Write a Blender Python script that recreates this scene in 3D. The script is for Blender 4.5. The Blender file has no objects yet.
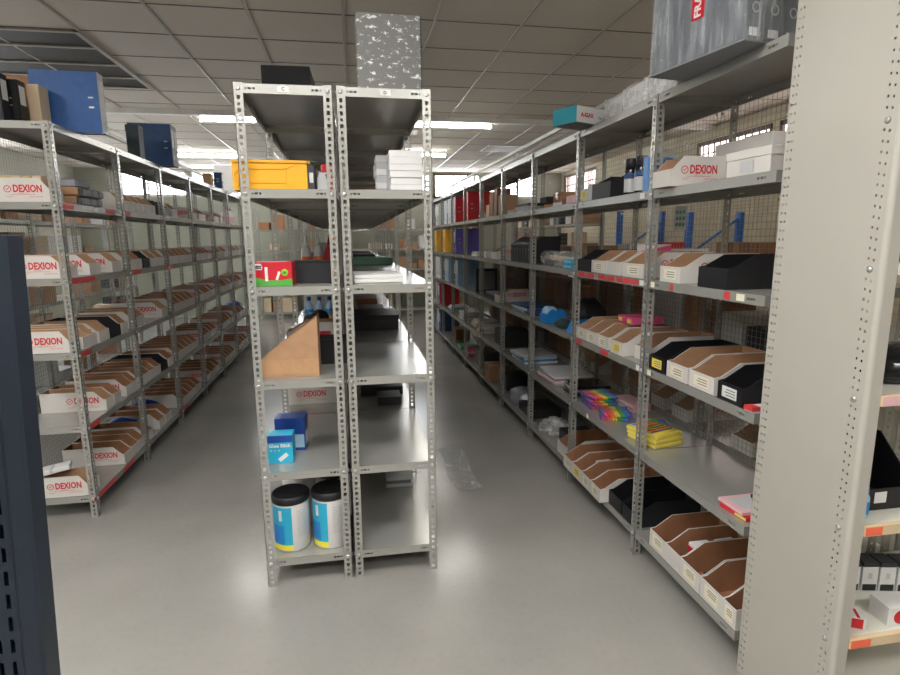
import bpy, bmesh, math, random
from mathutils import Vector, Matrix
S = bpy.context.scene
C = S.collection
PI = math.pi
RNG = random.Random(11)

# ------------------------------------------------------------------ materials
def lin(c):
    return tuple(((v/255.0)/12.92 if v/255.0 <= 0.04045 else ((v/255.0+0.055)/1.055)**2.4) for v in c)

MATS = {}
def mat(name, rgb, rough=0.5, metal=0.0, var=0.06, scale=8.0, bump=0.0, bscale=60.0, spec=0.5, trans=0.0, coat=0.0):
    """procedural material: base colour gently broken up by noise, optional bump"""
    if name in MATS: return MATS[name]
    m = bpy.data.materials.new(name); m.use_nodes = True
    nt = m.node_tree; b = nt.nodes['Principled BSDF']
    tc = nt.nodes.new('ShaderNodeTexCoord')
    nz = nt.nodes.new('ShaderNodeTexNoise'); nz.inputs['Scale'].default_value = scale; nz.inputs['Detail'].default_value = 4
    nt.links.new(tc.outputs['Object'], nz.inputs['Vector'])
    cr = nt.nodes.new('ShaderNodeValToRGB')
    c = lin(rgb)
    cr.color_ramp.elements[0].color = (*[v*(1-var) for v in c], 1); cr.color_ramp.elements[0].position = 0.3
    cr.color_ramp.elements[1].color = (*[min(1, v*(1+var)) for v in c], 1); cr.color_ramp.elements[1].position = 0.7
    nt.links.new(nz.outputs['Fac'], cr.inputs['Fac'])
    nt.links.new(cr.outputs['Color'], b.inputs['Base Color'])
    b.inputs['Roughness'].default_value = rough
    b.inputs['Metallic'].default_value = metal
    b.inputs['Specular IOR Level'].default_value = spec
    b.inputs['Transmission Weight'].default_value = trans
    b.inputs['Coat Weight'].default_value = coat
    if bump:
        n2 = nt.nodes.new('ShaderNodeTexNoise'); n2.inputs['Scale'].default_value = bscale; n2.inputs['Detail'].default_value = 3
        nt.links.new(tc.outputs['Object'], n2.inputs['Vector'])
        bp = nt.nodes.new('ShaderNodeBump'); bp.inputs['Strength'].default_value = bump; bp.inputs['Distance'].default_value = 0.01
        nt.links.new(n2.outputs['Fac'], bp.inputs['Height']); nt.links.new(bp.outputs['Normal'], b.inputs['Normal'])
    MATS[name] = m
    return m

def emit(name, rgb, strength):
    m = bpy.data.materials.new(name); m.use_nodes = True
    nt = m.node_tree; b = nt.nodes['Principled BSDF']
    b.inputs['Base Color'].default_value = (*lin(rgb), 1)
    b.inputs['Emission Color'].default_value = (*lin(rgb), 1)
    b.inputs['Emission Strength'].default_value = strength
    MATS[name] = m
    return m

def film(name, rgb=(235, 238, 240), alpha=0.22, rough=0.12, bump=0.6, bscale=30.0, stretch=(1, 1, 1)):
    """clear plastic film: mostly see-through, glossy and crinkled"""
    m = bpy.data.materials.new(name); m.use_nodes = True
    nt = m.node_tree; b = nt.nodes['Principled BSDF']
    b.inputs['Base Color'].default_value = (*lin(rgb), 1); b.inputs['Roughness'].default_value = rough
    tc = nt.nodes.new('ShaderNodeTexCoord'); mp = nt.nodes.new('ShaderNodeMapping')
    mp.inputs['Scale'].default_value = stretch
    nz = nt.nodes.new('ShaderNodeTexNoise'); nz.inputs['Scale'].default_value = bscale; nz.inputs['Detail'].default_value = 6
    nz.inputs['Roughness'].default_value = 0.7
    nt.links.new(tc.outputs['Object'], mp.inputs['Vector']); nt.links.new(mp.outputs['Vector'], nz.inputs['Vector'])
    cr = nt.nodes.new('ShaderNodeValToRGB')
    cr.color_ramp.elements[0].position = 0.45; cr.color_ramp.elements[0].color = (alpha*0.5,)*3 + (1,)
    cr.color_ramp.elements[1].position = 0.72; cr.color_ramp.elements[1].color = (min(1, alpha*2.6),)*3 + (1,)
    nt.links.new(nz.outputs['Fac'], cr.inputs['Fac']); nt.links.new(cr.outputs['Color'], b.inputs['Alpha'])
    bp = nt.nodes.new('ShaderNodeBump'); bp.inputs['Strength'].default_value = bump; bp.inputs['Distance'].default_value = 0.01
    nt.links.new(nz.outputs['Fac'], bp.inputs['Height']); nt.links.new(bp.outputs['Normal'], b.inputs['Normal'])
    MATS[name] = m
    return m

mat('shelf_paint', (176, 176, 171), 0.27, 0.45, 0.03, 5)
mat('panel_paint', (176, 173, 164), 0.42, 0, 0.025, 3)
mat('zinc', (190, 190, 188), 0.3, 0.7)
mat('dark_blue_steel', (33, 44, 58), 0.45, 0, 0.12, 6)
mat('blue_steel', (34, 98, 178), 0.45, 0, 0.08)
mat('card_white', (206, 202, 197), 0.7, 0, 0.03)
mat('card_brown', (172, 134, 102), 0.85, 0, 0.08, 20)
mat('card_deep', (156, 110, 78), 0.85, 0, 0.1, 18)
mat('black_plastic', (24, 25, 29), 0.5, 0, 0.15)
mat('black_gloss', (20, 21, 25), 0.15, 0, 0.1)
mat('matte_black', (17, 18, 21), 0.85, 0, 0.1)
mat('bundle_grey', (84, 88, 94), 0.5, 0, 0.1)
mat('charcoal', (42, 44, 50), 0.55, 0, 0.12)
mat('grey_board', (120, 122, 126), 0.6, 0, 0.06)
mat('light_grey', (188, 190, 192), 0.5, 0, 0.05)
mat('white_paper', (218, 218, 217), 0.6, 0, 0.02)
mat('white_plastic', (215, 215, 213), 0.3, 0, 0.02)
mat('red_print', (202, 44, 52), 0.6, 0, 0.03)
mat('red', (196, 30, 44), 0.45, 0, 0.05)
mat('sticker_red', (206, 62, 66), 0.55, 0, 0.06)
mat('sticker_orange', (238, 110, 78), 0.6, 0, 0.06)
mat('sticker_yellow', (232, 214, 96), 0.6, 0, 0.05)
mat('sticker_cream', (226, 220, 196), 0.6, 0, 0.04)
mat('yellow_plastic', (230, 168, 34), 0.4, 0, 0.03)
mat('yellow_card', (236, 180, 48), 0.5, 0, 0.05)
mat('binder_blue', (44, 92, 158), 0.5, 0, 0.08, 30)
mat('binder_navy', (34, 74, 124), 0.5, 0, 0.08, 30)
mat('binder_teal', (44, 62, 68), 0.55, 0, 0.1, 30)
mat('purple', (98, 84, 170), 0.5, 0, 0.06)
mat('pale_blue', (160, 196, 222), 0.5, 0, 0.05)
mat('sky_blue', (38, 132, 206), 0.4, 0, 0.06)
mat('teal', (42, 150, 168), 0.45, 0, 0.05)
mat('cyan_card', (40, 170, 206), 0.4, 0, 0.04)
mat('deep_blue', (30, 68, 150), 0.4, 0, 0.06)
mat('green', (74, 158, 62), 0.5, 0, 0.06)
mat('mint', (90, 170, 128), 0.5, 0, 0.06)
mat('mat_green', (92, 134, 116), 0.5, 0, 0.05)
mat('lime', (140, 200, 50), 0.5, 0, 0.05)
mat('pink', (226, 92, 140), 0.5, 0, 0.06)
mat('pale_pink', (222, 178, 184), 0.5, 0, 0.05)
mat('lemon', (236, 222, 62), 0.45, 0, 0.04)
film('soft_film', (225, 228, 232), 0.2, 0.25, 0.5, 5)
mat('orange', (240, 122, 40), 0.45, 0, 0.05)
mat('tape', (184, 146, 110), 0.12, 0, 0.06, 25, bump=0.25, bscale=40)
mat('cream_card', (212, 190, 160), 0.75, 0, 0.05)
mat('ivory', (214, 204, 176), 0.5, 0, 0.05)
mat('silver_pack', (150, 152, 160), 0.25, 0.2, 0.15, 25, bump=0.3)
mat('spool', (196, 176, 120), 0.3, 0, 0.08, 40)
mat('beige_edge', (214, 192, 156), 0.5, 0, 0.04)
mat('laminate', (222, 220, 208), 0.4, 0, 0.03)
mat('pen_grey', (90, 92, 98), 0.4)
mat('wood', (128, 88, 60), 0.6, 0, 0.12, 14)
mat('mesh_wire', (150, 150, 143), 0.5, 0.3)
mat('frame_dark', (96, 76, 64), 0.5)
mat('frame_white', (212, 206, 198), 0.5)
mat('tbar', (176, 172, 164), 0.35)
mat('tbar_gap', (112, 107, 100), 0.6)
mat('vent_dark', (52, 50, 48), 0.6, 0, 0.15, 90, bump=0.4, bscale=160)
mat('lamp_case', (228, 228, 224), 0.4)
mat('clear_bottle', (206, 208, 210), 0.12, 0, 0.05)
emit('tube_light', (255, 251, 245), 48.0)
emit('troffer_light', (255, 252, 248), 30.0)
emit('daylight_pane', (244, 249, 255), 11.0)
emit('daylight_pane_side', (255, 240, 238), 4.0)
film('clear_wallet', alpha=0.05, bump=.3)
film('bubble_wrap', (236, 236, 234), 0.5, 0.2, 0.9, 60)
film('stretch_film', (220, 226, 232), 0.2, 0.14, 1.0, 18, (1.6, 1.6, 0.2))
film('wrap_white', (226, 226, 226), 0.36, 0.2, 0.9, 8)
film('floor_film', (236, 238, 236), 0.26, 0.05, 0.8, 14)
for i, c in enumerate([(226, 40, 52), (244, 126, 36), (244, 214, 50), (60, 172, 72), (36, 124, 206), (92, 66, 160), (232, 70, 138), (250, 80, 60)]):
    mat('marker%d' % i, c, 0.4, 0, 0.03)

def special_mats():
    # speckled grey box file
    m = mat('speckled', (112, 112, 110), 0.55)
    nt = m.node_tree; b = nt.nodes['Principled BSDF']
    tc = nt.nodes.new('ShaderNodeTexCoord')
    mp = nt.nodes.new('ShaderNodeMapping'); mp.inputs['Scale'].default_value = (1, 1, 1.7)
    n = nt.nodes.new('ShaderNodeTexNoise'); n.inputs['Scale'].default_value = 26; n.inputs['Detail'].default_value = 7; n.inputs['Roughness'].default_value = 0.78
    nt.links.new(tc.outputs['Object'], mp.inputs['Vector']); nt.links.new(mp.outputs['Vector'], n.inputs['Vector'])
    cr = nt.nodes.new('ShaderNodeValToRGB'); e = cr.color_ramp.elements
    e[0].position = 0.565; e[0].color = (*lin((108, 108, 106)), 1); e[1].position = 0.585; e[1].color = (*lin((222, 222, 218)), 1)
    nt.links.new(n.outputs['Fac'], cr.inputs['Fac']); nt.links.new(cr.outputs['Color'], b.inputs['Base Color'])
    # polished concrete floor
    m = mat('concrete', (126, 125, 122), 0.3, 0, 0.08, 0.9)
    nt = m.node_tree; b = nt.nodes['Principled BSDF']
    tc = nt.nodes.new('ShaderNodeTexCoord')
    n1 = nt.nodes.new('ShaderNodeTexNoise'); n1.inputs['Scale'].default_value = 1.4; n1.inputs['Detail'].default_value = 5; n1.inputs['Roughness'].default_value = 0.5
    n2 = nt.nodes.new('ShaderNodeTexNoise'); n2.inputs['Scale'].default_value = 38; n2.inputs['Detail'].default_value = 5
    nt.links.new(tc.outputs['Object'], n1.inputs['Vector']); nt.links.new(tc.outputs['Object'], n2.inputs['Vector'])
    c1 = nt.nodes.new('ShaderNodeValToRGB'); e = c1.color_ramp.elements
    e[0].position = 0.3; e[0].color = (*lin((140, 138, 134)), 1); e[1].position = 0.75; e[1].color = (*lin((156, 153, 148)), 1)
    c2 = nt.nodes.new('ShaderNodeValToRGB'); e = c2.color_ramp.elements
    e[0].position = 0.25; e[0].color = (0.8, 0.8, 0.8, 1); e[1].position = 0.5; e[1].color = (1, 1, 1, 1)
    mx = nt.nodes.new('ShaderNodeMix'); mx.data_type = 'RGBA'; mx.blend_type = 'MULTIPLY'; mx.inputs['Factor'].default_value = 0.3
    nt.links.new(n1.outputs['Fac'], c1.inputs['Fac']); nt.links.new(n2.outputs['Fac'], c2.inputs['Fac'])
    nt.links.new(c1.outputs['Color'], mx.inputs['A']); nt.links.new(c2.outputs['Color'], mx.inputs['B'])
    nt.links.new(mx.outputs['Result'], b.inputs['Base Color'])
    r = nt.nodes.new('ShaderNodeMapRange'); r.inputs['To Min'].default_value = 0.15; r.inputs['To Max'].default_value = 0.25
    nt.links.new(n1.outputs['Fac'], r.inputs['Value']); nt.links.new(r.outputs['Result'], b.inputs['Roughness'])
    bp = nt.nodes.new('ShaderNodeBump'); bp.inputs['Strength'].default_value = 0.03; bp.inputs['Distance'].default_value = 0.01
    nt.links.new(n1.outputs['Fac'], bp.inputs['Height']); nt.links.new(bp.outputs['Normal'], b.inputs['Normal'])
    # mineral ceiling tile
    mat('ceiling_tile', (216, 208, 196), 0.9, 0, 0.07, 120, bump=0.15, bscale=220)
    # plaster / painted brick walls
    mat('wall_paint', (170, 167, 154), 0.8, 0, 0.04, 2)
    mat('wall_green', (160, 164, 150), 0.8, 0, 0.05, 2)
    m = mat('wall_brick', (206, 196, 172), 0.8)
    nt = m.node_tree; b = nt.nodes['Principled BSDF']
    tc = nt.nodes.new('ShaderNodeTexCoord'); sp = nt.nodes.new('ShaderNodeSeparateXYZ'); cb = nt.nodes.new('ShaderNodeCombineXYZ')
    nt.links.new(tc.outputs['Object'], sp.inputs[0]); nt.links.new(sp.outputs['Y'], cb.inputs['X']); nt.links.new(sp.outputs['Z'], cb.inputs['Y'])
    br = nt.nodes.new('ShaderNodeTexBrick'); br.inputs['Scale'].default_value = 1.0; br.inputs['Brick Width'].default_value = 0.23; br.inputs['Row Height'].default_value = 0.085
    br.inputs['Mortar Size'].default_value = 0.006
    br.inputs['Color1'].default_value = (*lin((212, 200, 172)), 1); br.inputs['Color2'].default_value = (*lin((200, 188, 162)), 1); br.inputs['Mortar'].default_value = (*lin((184, 174, 150)), 1)
    nt.links.new(cb.outputs[0], br.inputs['Vector']); nt.links.new(br.outputs['Color'], b.inputs['Base Color'])
special_mats()

# ------------------------------------------------------------------ mesh helpers
class MB:
    def __init__(s): s.v = []; s.f = []; s.m = []; s.smooth = set()
    def quad(s, a, b, c, d, mi=0):
        i = len(s.v); s.v += [tuple(a), tuple(b), tuple(c), tuple(d)]; s.f.append((i, i+1, i+2, i+3)); s.m.append(mi)
    def face(s, pts, mi=0):
        i = len(s.v); s.v += [tuple(p) for p in pts]; s.f.append(tuple(range(i, i+len(pts)))); s.m.append(mi)
    def box(s, x0, x1, y0, y1, z0, z1, mi=0, M=None):
        i = len(s.v)
        P = [(x0,y0,z0),(x1,y0,z0),(x1,y1,z0),(x0,y1,z0),(x0,y0,z1),(x1,y0,z1),(x1,y1,z1),(x0,y1,z1)]
        if M is not None: P = [tuple(M @ Vector(p)) for p in P]
        s.v += P
        for f in ((0,3,2,1),(4,5,6,7),(0,1,5,4),(1,2,6,5),(2,3,7,6),(3,0,4,7)):
            s.f.append(tuple(i+k for k in f)); s.m.append(mi)
        return s
    def rbox(s, x0, x1, y0, y1, z0, z1, r=0.004, mi=0, M=None):
        """box with rounded vertical corners and a small top / bottom chamfer"""
        pts = []
        n = 3
        for cx, cy, a0 in ((x1-r, y1-r, 0), (x0+r, y1-r, PI/2), (x0+r, y0+r, PI), (x1-r, y0+r, 1.5*PI)):
            for k in range(n+1):
                a = a0+PI/2*k/n; pts.append((cx, cy, math.cos(a), math.sin(a)))
        c = min(r, (z1-z0)*0.3)
        rings = [(z0, r-c*0.7), (z0+c*0.5, r), (z1-c*0.5, r), (z1, r-c*0.7)]
        i0 = len(s.v); N = len(pts)
        for z, rr in rings:
            for cx, cy, ca, sa in pts:
                p = Vector((cx+rr*ca, cy+rr*sa, z)); s.v.append(tuple(M @ p if M is not None else p))
        for k in range(3):
            for j in range(N):
                a = i0+k*N+j; b = i0+k*N+(j+1) % N
                s.f.append((a, b, b+N, a+N)); s.m.append(mi)
        s.f.append(tuple(i0+j for j in reversed(range(N)))); s.m.append(mi)
        s.f.append(tuple(i0+3*N+j for j in range(N))); s.m.append(mi)
        return s
    def prism(s, poly, axis, a0, a1, mi=0):
        """extrude a 2-D polygon along an axis ('x': poly is (y,z); 'y': (x,z); 'z': (x,y))"""
        def P(p, a): return {'x': (a, p[0], p[1]), 'y': (p[0], a, p[1]), 'z': (p[0], p[1], a)}[axis]
        n = len(poly); i = len(s.v)
        s.v += [P(p, a0) for p in poly]+[P(p, a1) for p in poly]
        for k in range(n):
            j = (k+1) % n; s.f.append((i+k, i+j, i+n+j, i+n+k)); s.m.append(mi)
        s.f.append(tuple(i+k for k in reversed(range(n)))); s.m.append(mi)
        s.f.append(tuple(i+n+k for k in range(n))); s.m.append(mi)
        return s
    def lathe(s, prof, seg=20, c=(0, 0, 0), mi=0, M=None, cap=True, mis=None):
        """prof: list of (r, z) from bottom to top"""
        i = len(s.v)
        for r, z in prof:
            for k in range(seg):
                a = 2*PI*k/seg; p = Vector((c[0]+r*math.cos(a), c[1]+r*math.sin(a), c[2]+z))
                s.v.append(tuple(M @ p if M is not None else p))
        for q in range(len(prof)-1):
            for k in range(seg):
                j = (k+1) % seg
                s.f.append((i+q*seg+k, i+q*seg+j, i+(q+1)*seg+j, i+(q+1)*seg+k)); s.m.append(mis[q] if mis else mi); s.smooth.add(len(s.f)-1)
        if cap:
            s.f.append(tuple(i+k for k in reversed(range(seg)))); s.m.append(mis[0] if mis else mi)
            t = i+(len(prof)-1)*seg
            s.f.append(tuple(t+k for k in range(seg))); s.m.append(mis[-1] if mis else mi)
        return s
    def cyl(s, p0, p1, r, seg=10, mi=0):
        p0, p1 = Vector(p0), Vector(p1); d = p1-p0; L = d.length
        q = d.to_track_quat('Z', 'Y').to_matrix().to_4x4(); q.translation = p0
        return s.lathe([(r, 0), (r, L)], seg, mi=mi, M=q)
    def perf(s, O, U, V, lu, lv, t, holes, mi=0):
        """flat strip lu x lv of thickness t with rectangular holes cut right through"""
        O, U, V = Vector(O), Vector(U), Vector(V); N = U.cross(V)
        us = sorted({0, lu} | {h[0] for h in holes} | {h[1] for h in holes})
        for a, b in zip(us, us[1:]):
            if b-a < 1e-7: continue
            hs = sorted([h for h in holes if h[0] <= a+1e-7 and h[1] >= b-1e-7], key=lambda h: h[2])
            v = 0; solid = []
            for h in hs: solid.append((v, h[2])); v = h[3]
            solid.append((v, lv))
            for c, d in solid:
                if d-c < 1e-7: continue
                p = [O+U*x+V*y for x, y in ((a, c), (b, c), (b, d), (a, d))]
                s.quad(p[3], p[2], p[1], p[0], mi)
                s.quad(*[q+N*t for q in p], mi)
        def wall(x0, y0, x1, y1):
            p, q = O+U*x0+V*y0, O+U*x1+V*y1
            s.quad(p, q, q+N*t, p+N*t, mi)
        for a, b, c, d in holes: wall(a, c, a, d); wall(a, d, b, d); wall(b, d, b, c); wall(b, c, a, c)
        wall(0, 0, lu, 0); wall(lu, 0, lu, lv); wall(lu, lv, 0, lv); wall(0, lv, 0, 0)
        return s
    def mesh(s, name, mats, bevel=0):
        me = bpy.data.meshes.new(name); me.from_pydata(s.v, [], s.f)
        for m in mats: me.materials.append(MATS[m])
        for p, mi in zip(me.polygons, s.m): p.material_index = mi
        for k in s.smooth: me.polygons[k].use_smooth = True
        if bevel:
            bm = bmesh.new(); bm.from_mesh(me)
            bmesh.ops.remove_doubles(bm, verts=bm.verts, dist=1e-6)
            bmesh.ops.bevel(bm, geom=[e for e in bm.edges if len(e.link_faces) == 2 and e.calc_face_angle(0) > 0.5], offset=bevel, segments=2, affect='EDGES', clamp_overlap=True)
            bm.to_mesh(me); bm.free()
        me.update()
        return me

def link(name, me, parent=None, loc=None, rot=None, scale=None):
    o = bpy.data.objects.new(name, me); C.objects.link(o)
    if parent is not None: o.parent = parent
    if loc is not None: o.location = loc
    if rot is not None: o.rotation_euler = rot
    if scale is not None: o.scale = scale
    return o
def part(name, mb, mats, parent, loc=None, rot=None, bevel=0):
    return link(name, mb.mesh(name, mats if isinstance(mats, (list, tuple)) else [mats], bevel), parent, loc, rot)
def tag(o, label, cat, group=None, kind=None):
    if label: o['label'] = label
    if cat: o['category'] = cat
    if group: o['group'] = group
    if kind: o['kind'] = kind
    return o
def thing(name, label, cat, loc=(0, 0, 0), rz=0.0, group=None):
    o = bpy.data.objects.new(name, None); C.objects.link(o)
    o.empty_display_size = 0.05; o.location = loc; o.rotation_euler = (0, 0, rz)
    return tag(o, label, cat, group)
def struct(name, mb, mats, parent=None):
    o = part(name, mb, mats, parent)
    if parent is None: o['kind'] = 'structure'
    return o

# ---- lettering -----------------------------------------------------
TXT = {}
def text_mesh(s, size, matname, bold=0.0, width=None, extr=0.0003):
    """letters as a flat mesh lying in XY, left-aligned, lower edge at 0; width squeezes to a total width"""
    k = (s, size, matname, bold, width)
    if k in TXT: return TXT[k]
    cu = bpy.data.curves.new('lettering', 'FONT'); cu.body = s; cu.size = size; cu.extrude = extr; cu.offset = bold; cu.resolution_u = 2
    o = bpy.data.objects.new('lettering', cu); C.objects.link(o)
    bpy.context.view_layer.update()
    dg = bpy.context.evaluated_depsgraph_get()
    me = bpy.data.meshes.new_from_object(o.evaluated_get(dg))
    bpy.data.objects.remove(o); bpy.data.curves.remove(cu)
    xs = [v.co.x for v in me.vertices]; ys = [v.co.y for v in me.vertices]
    x0, y0, w = min(xs), min(ys), max(xs)-min(xs)
    f = (width/w) if width else 1
    for v in me.vertices: v.co.x = (v.co.x-x0)*f; v.co.y -= y0
    me.materials.clear(); me.materials.append(MATS[matname])
    TXT[k] = me
    return me
def lettering(s, size, matname, parent, loc, rot, bold=0.0, width=None, name='lettering'):
    return link(name, text_mesh(s, size, matname, bold, width), parent, loc, rot)
FRONT = (PI/2, 0, 0)            # upright, read by someone looking along +y
AISLE_R = (PI/2, 0, -PI/2)      # upright, read by someone looking along +x

def merge(objs_mats, name):
    """join meshes (mesh, Matrix) into one mesh, all with the first material"""
    bm = bmesh.new()
    for me, M in objs_mats:
        t = bmesh.new(); t.from_mesh(me); t.transform(M); tmp = bpy.data.meshes.new('t'); t.to_mesh(tmp); t.free(); bm.from_mesh(tmp); bpy.data.meshes.remove(tmp)
    out = bpy.data.meshes.new(name); bm.to_mesh(out); bm.free()
    for m in objs_mats[0][0].materials: out.materials.append(m)
    return out

def dexion_logo():
    """ringed tick, the word DEXION and the small print, drawn in XY, about 0.2 wide"""
    mb = MB()
    n = 24; R, r = 0.0175, 0.0135
    for k in range(n):
        a, b = 2*PI*k/n, 2*PI*(k+1)/n
        mb.quad((R*math.cos(a)+.0175, R*math.sin(a)+.05, 0), (R*math.cos(b)+.0175, R*math.sin(b)+.05, 0), (r*math.cos(b)+.0175, r*math.sin(b)+.05, 0), (r*math.cos(a)+.0175, r*math.sin(a)+.05, 0))
    mb.face([(.009, .052, 0), (.0115, .0545, 0), (.0155, .049, 0), (.0155, .0435, 0)])
    mb.face([(.0155, .0435, 0), (.0155, .049, 0), (.0262, .0595, 0), (.0275, .057, 0)])
    x = 0.062
    for w in (.006, .010, .005, .012): mb.quad((x, .0275, 0), (x+w, .0275, 0), (x+w, .0295, 0), (x, .0295, 0)); x += w+.003
    x = 0.03
    for w in (.016, .01, .02, .012, .024, .014): mb.quad((x, .0215, 0), (x+w, .0215, 0), (x+w, .0232, 0), (x, .0232, 0)); x += w+.003
    for y, x0, ws in ((.013, .004, (.012, .014, .01)), (.009, .012, (.01, .008)), (.013, .118, (.01, .014, .012, .016)), (.009, .11, (.016, .012, .018, .014))):
        x = x0
        for w in ws: mb.quad((x, y, 0), (x+w, y, 0), (x+w, y+.0012, 0), (x, y+.0012, 0)); x += w+.002
    me = mb.mesh('logo', ['red_print'])
    t = text_mesh('DEXION', 0.050, 'red_print', 0.0017, 0.132)
    return merge([(me, Matrix()), (t, Matrix.Translation((.043, .033, 0)))], 'printed_logo')
LOGO = dexion_logo()

# ------------------------------------------------------------------ camera
cz, yaw, pitch, roll, fpx = 1.5335, 0.1735, 0.1755, -0.0085, 556.11
fw = Vector((math.sin(yaw)*math.cos(pitch), math.cos(yaw)*math.cos(pitch), -math.sin(pitch)))
rt = Vector((math.cos(yaw), -math.sin(yaw), 0)); up = rt.cross(fw)
r2 = rt*math.cos(roll)+up*math.sin(roll); u2 = up*math.cos(roll)-rt*math.sin(roll)
cam = bpy.data.cameras.new('camera'); cam.sensor_width = 36; cam.lens = 36*fpx/900; cam.clip_start = 0.02
co = bpy.data.objects.new('camera', cam); C.objects.link(co)
M = Matrix((r2, u2, -fw)).transposed().to_4x4(); M.translation = (0, 0, cz); co.matrix_world = M
S.camera = co

# ------------------------------------------------------------------ room shell
XL, XR, YN, YF, ZC = -5.2, 4.7, -3.6, 12.2, 2.95
struct('floor', MB().box(XL-.1, XR+.1, YN-.1, YF+.1, -.1, 0), 'concrete')
struct('ceiling', MB().box(XL-.1, XR+.1, YN-.1, YF+.1, ZC, ZC+.1), 'ceiling_tile')
mb = MB()
for k in range(-5, 11):
    x = -1.765+.592*(k+0)
    if XL < x < XR: mb.box(x-.009, x+.009, YN, YF, ZC-.006, ZC+.001)
struct('trim_1', mb, 'tbar')
mb = MB()
for k in range(-14, 16):
    y = 3.92+.53*k
    if YN < y < YF: mb.box(XL, XR, y-.006, y+.006, ZC-.0025, ZC+.001)
struct('trim_2', mb, 'tbar_gap')
struct('trim_3', MB().box(XL, XR, 6.80, 6.88, ZC-.055, ZC), 'lamp_case')

def wall_with_holes(name, axis, pos, thick, a0, a1, holes, m):
    """holes: (a0, a1, z0, z1)"""
    mb = MB()
    as_ = sorted({a0, a1} | {h[0] for h in holes} | {h[1] for h in holes})
    for p, q in zip(as_, as_[1:]):
        z = 0
        for h in sorted([h for h in holes if h[0] <= p+1e-6 and h[1] >= q-1e-6], key=lambda h: h[2]):
            if h[2] > z: mb.box(*((p, q, pos, pos+thick) if axis == 'x' else (pos, pos+thick, p, q)), z, h[2])
            z = h[3]
        if z < ZC: mb.box(*((p, q, pos, pos+thick) if axis == 'x' else (pos, pos+thick, p, q)), z, ZC)
    return struct(name, mb, m)
nwin = [0]
def window(axis, pos, a0, a1, z0, z1, pane, nbar, frame='frame_white', depth=.06, inward=-1, rails=1):
    """frame with bars, pane behind; pos is the inner wall face"""
    nwin[0] += 1
    def bx(mb, p, q, d0, d1, zz0, zz1):
        lo, hi = sorted((pos-inward*d0, pos-inward*d1))
        mb.box(*((p, q, lo, hi) if axis == 'x' else (lo, hi, p, q)), zz0, zz1)
    f = MB(); w = .05
    bx(f, a0, a0+w, .0, depth, z0, z1); bx(f, a1-w, a1, 0, depth, z0, z1); bx(f, a0, a1, 0, depth, z0, z0+w); bx(f, a0, a1, 0, depth, z1-w, z1)
    o = struct('window_%d' % nwin[0], f, frame)
    b = MB()
    for k in range(1, nbar): 
        a = a0+(a1-a0)*k/nbar; bx(b, a-.007, a+.007, .012, .026, z0+w, z1-w)
    for k in range(1, rails+1):
        z = z0+(z1-z0)*k/(rails+1); bx(b, a0+w, a1-w, .010, .028, z-.008, z+.008)
    part('burglar_bars', b, frame, o)
    g = MB(); bx(g, a0+w, a1-w, .035, .045, z0+w, z1-w); part('pane', g, pane, o)
FARW = [(-4.4, -3.15, 2.40, 2.92), (-3.1, -1.85, 2.40, 2.92), (-1.8, -.55, 2.40, 2.92), (.5, 1.75, 2.40, 2.92), (1.8, 2.85, 2.40, 2.92), (2.9, 4.1, 2.40, 2.92)]
wall_with_holes('wall_back', 'x', YF, .1, XL, XR, FARW, 'wall_green')
for a0, a1, z0, z1 in FARW: window('x', YF, a0, a1, z0, z1, 'daylight_pane', 7, 'frame_dark' if a0 > 1.75 and a0 < 1.9 else 'frame_white')
RW = [(4.3, 5.7, 2.3, 2.78), (5.8, 7.2, 2.3, 2.78), (10.4, 11.2, 2.2, 2.88), (11.25, 12.05, 2.2, 2.88)]
wall_with_holes('wall_right', 'y', XR, .1, YN, YF, RW, 'wall_brick')
for a0, a1, z0, z1 in RW: window('y', XR, a0, a1, z0, z1, 'daylight_pane_side', 12, 'frame_dark', rails=2)
LW = [(5.4, 7.2, 1.5, 2.6), (7.8, 9.6, 1.5, 2.6)]
wall_with_holes('wall_left', 'y', XL-.1, .1, YN, YF, LW, 'wall_paint')
for a0, a1, z0, z1 in LW: window('y', XL, a0, a1, z0, z1, 'daylight_pane', 8, 'frame_white', inward=1)
struct('wall_front', MB().box(XL-.1, XR+.1, YN-.1, YN, 0, ZC), 'wall_paint')

# ------------------------------------------------------------------ lamps
def batten(x0, x1, y, label, z=ZC):
    t = thing('fluorescent_light', label, 'ceiling light', ((x0+x1)/2, y, z), 0, 'fluorescent ceiling lights')
    L = (x1-x0)/2
    part('housing', MB().prism([(-.045, 0), (.045, 0), (.03, -.045), (-.03, -.045)], 'x', -L, L), 'lamp_case', t)
    for s in (-1, 1):
        part('end_cap', MB().box(s*L-.012, s*L+.012, -.03, .03, -.095, -.04), 'lamp_case', t)
        part('tube', MB().cyl((-L+.012, s*.016, -.07), (L-.012, s*.016, -.07), .013, 12), 'tube_light', t)
batten(.50, 1.76, 6.98, 'bright twin-tube fluorescent light beyond the ceiling beam, right of the middle racks')
batten(.34, 1.60, 9.4, 'farthest fluorescent light, near the back windows, right of the middle racks')
batten(-1.62, -1.0, 6.98, 'bright twin-tube fluorescent light beyond the ceiling beam, left of the middle racks')
batten(2.5, 3.76, 2.2, 'added unseen fluorescent fill light inside the wire cage behind the right rack')  # added batten, kept out of view, only to light the caged side room
batten(-3.0, -1.75, 9.9, 'farthest fluorescent light, near the back windows, left of the middle racks')
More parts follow.
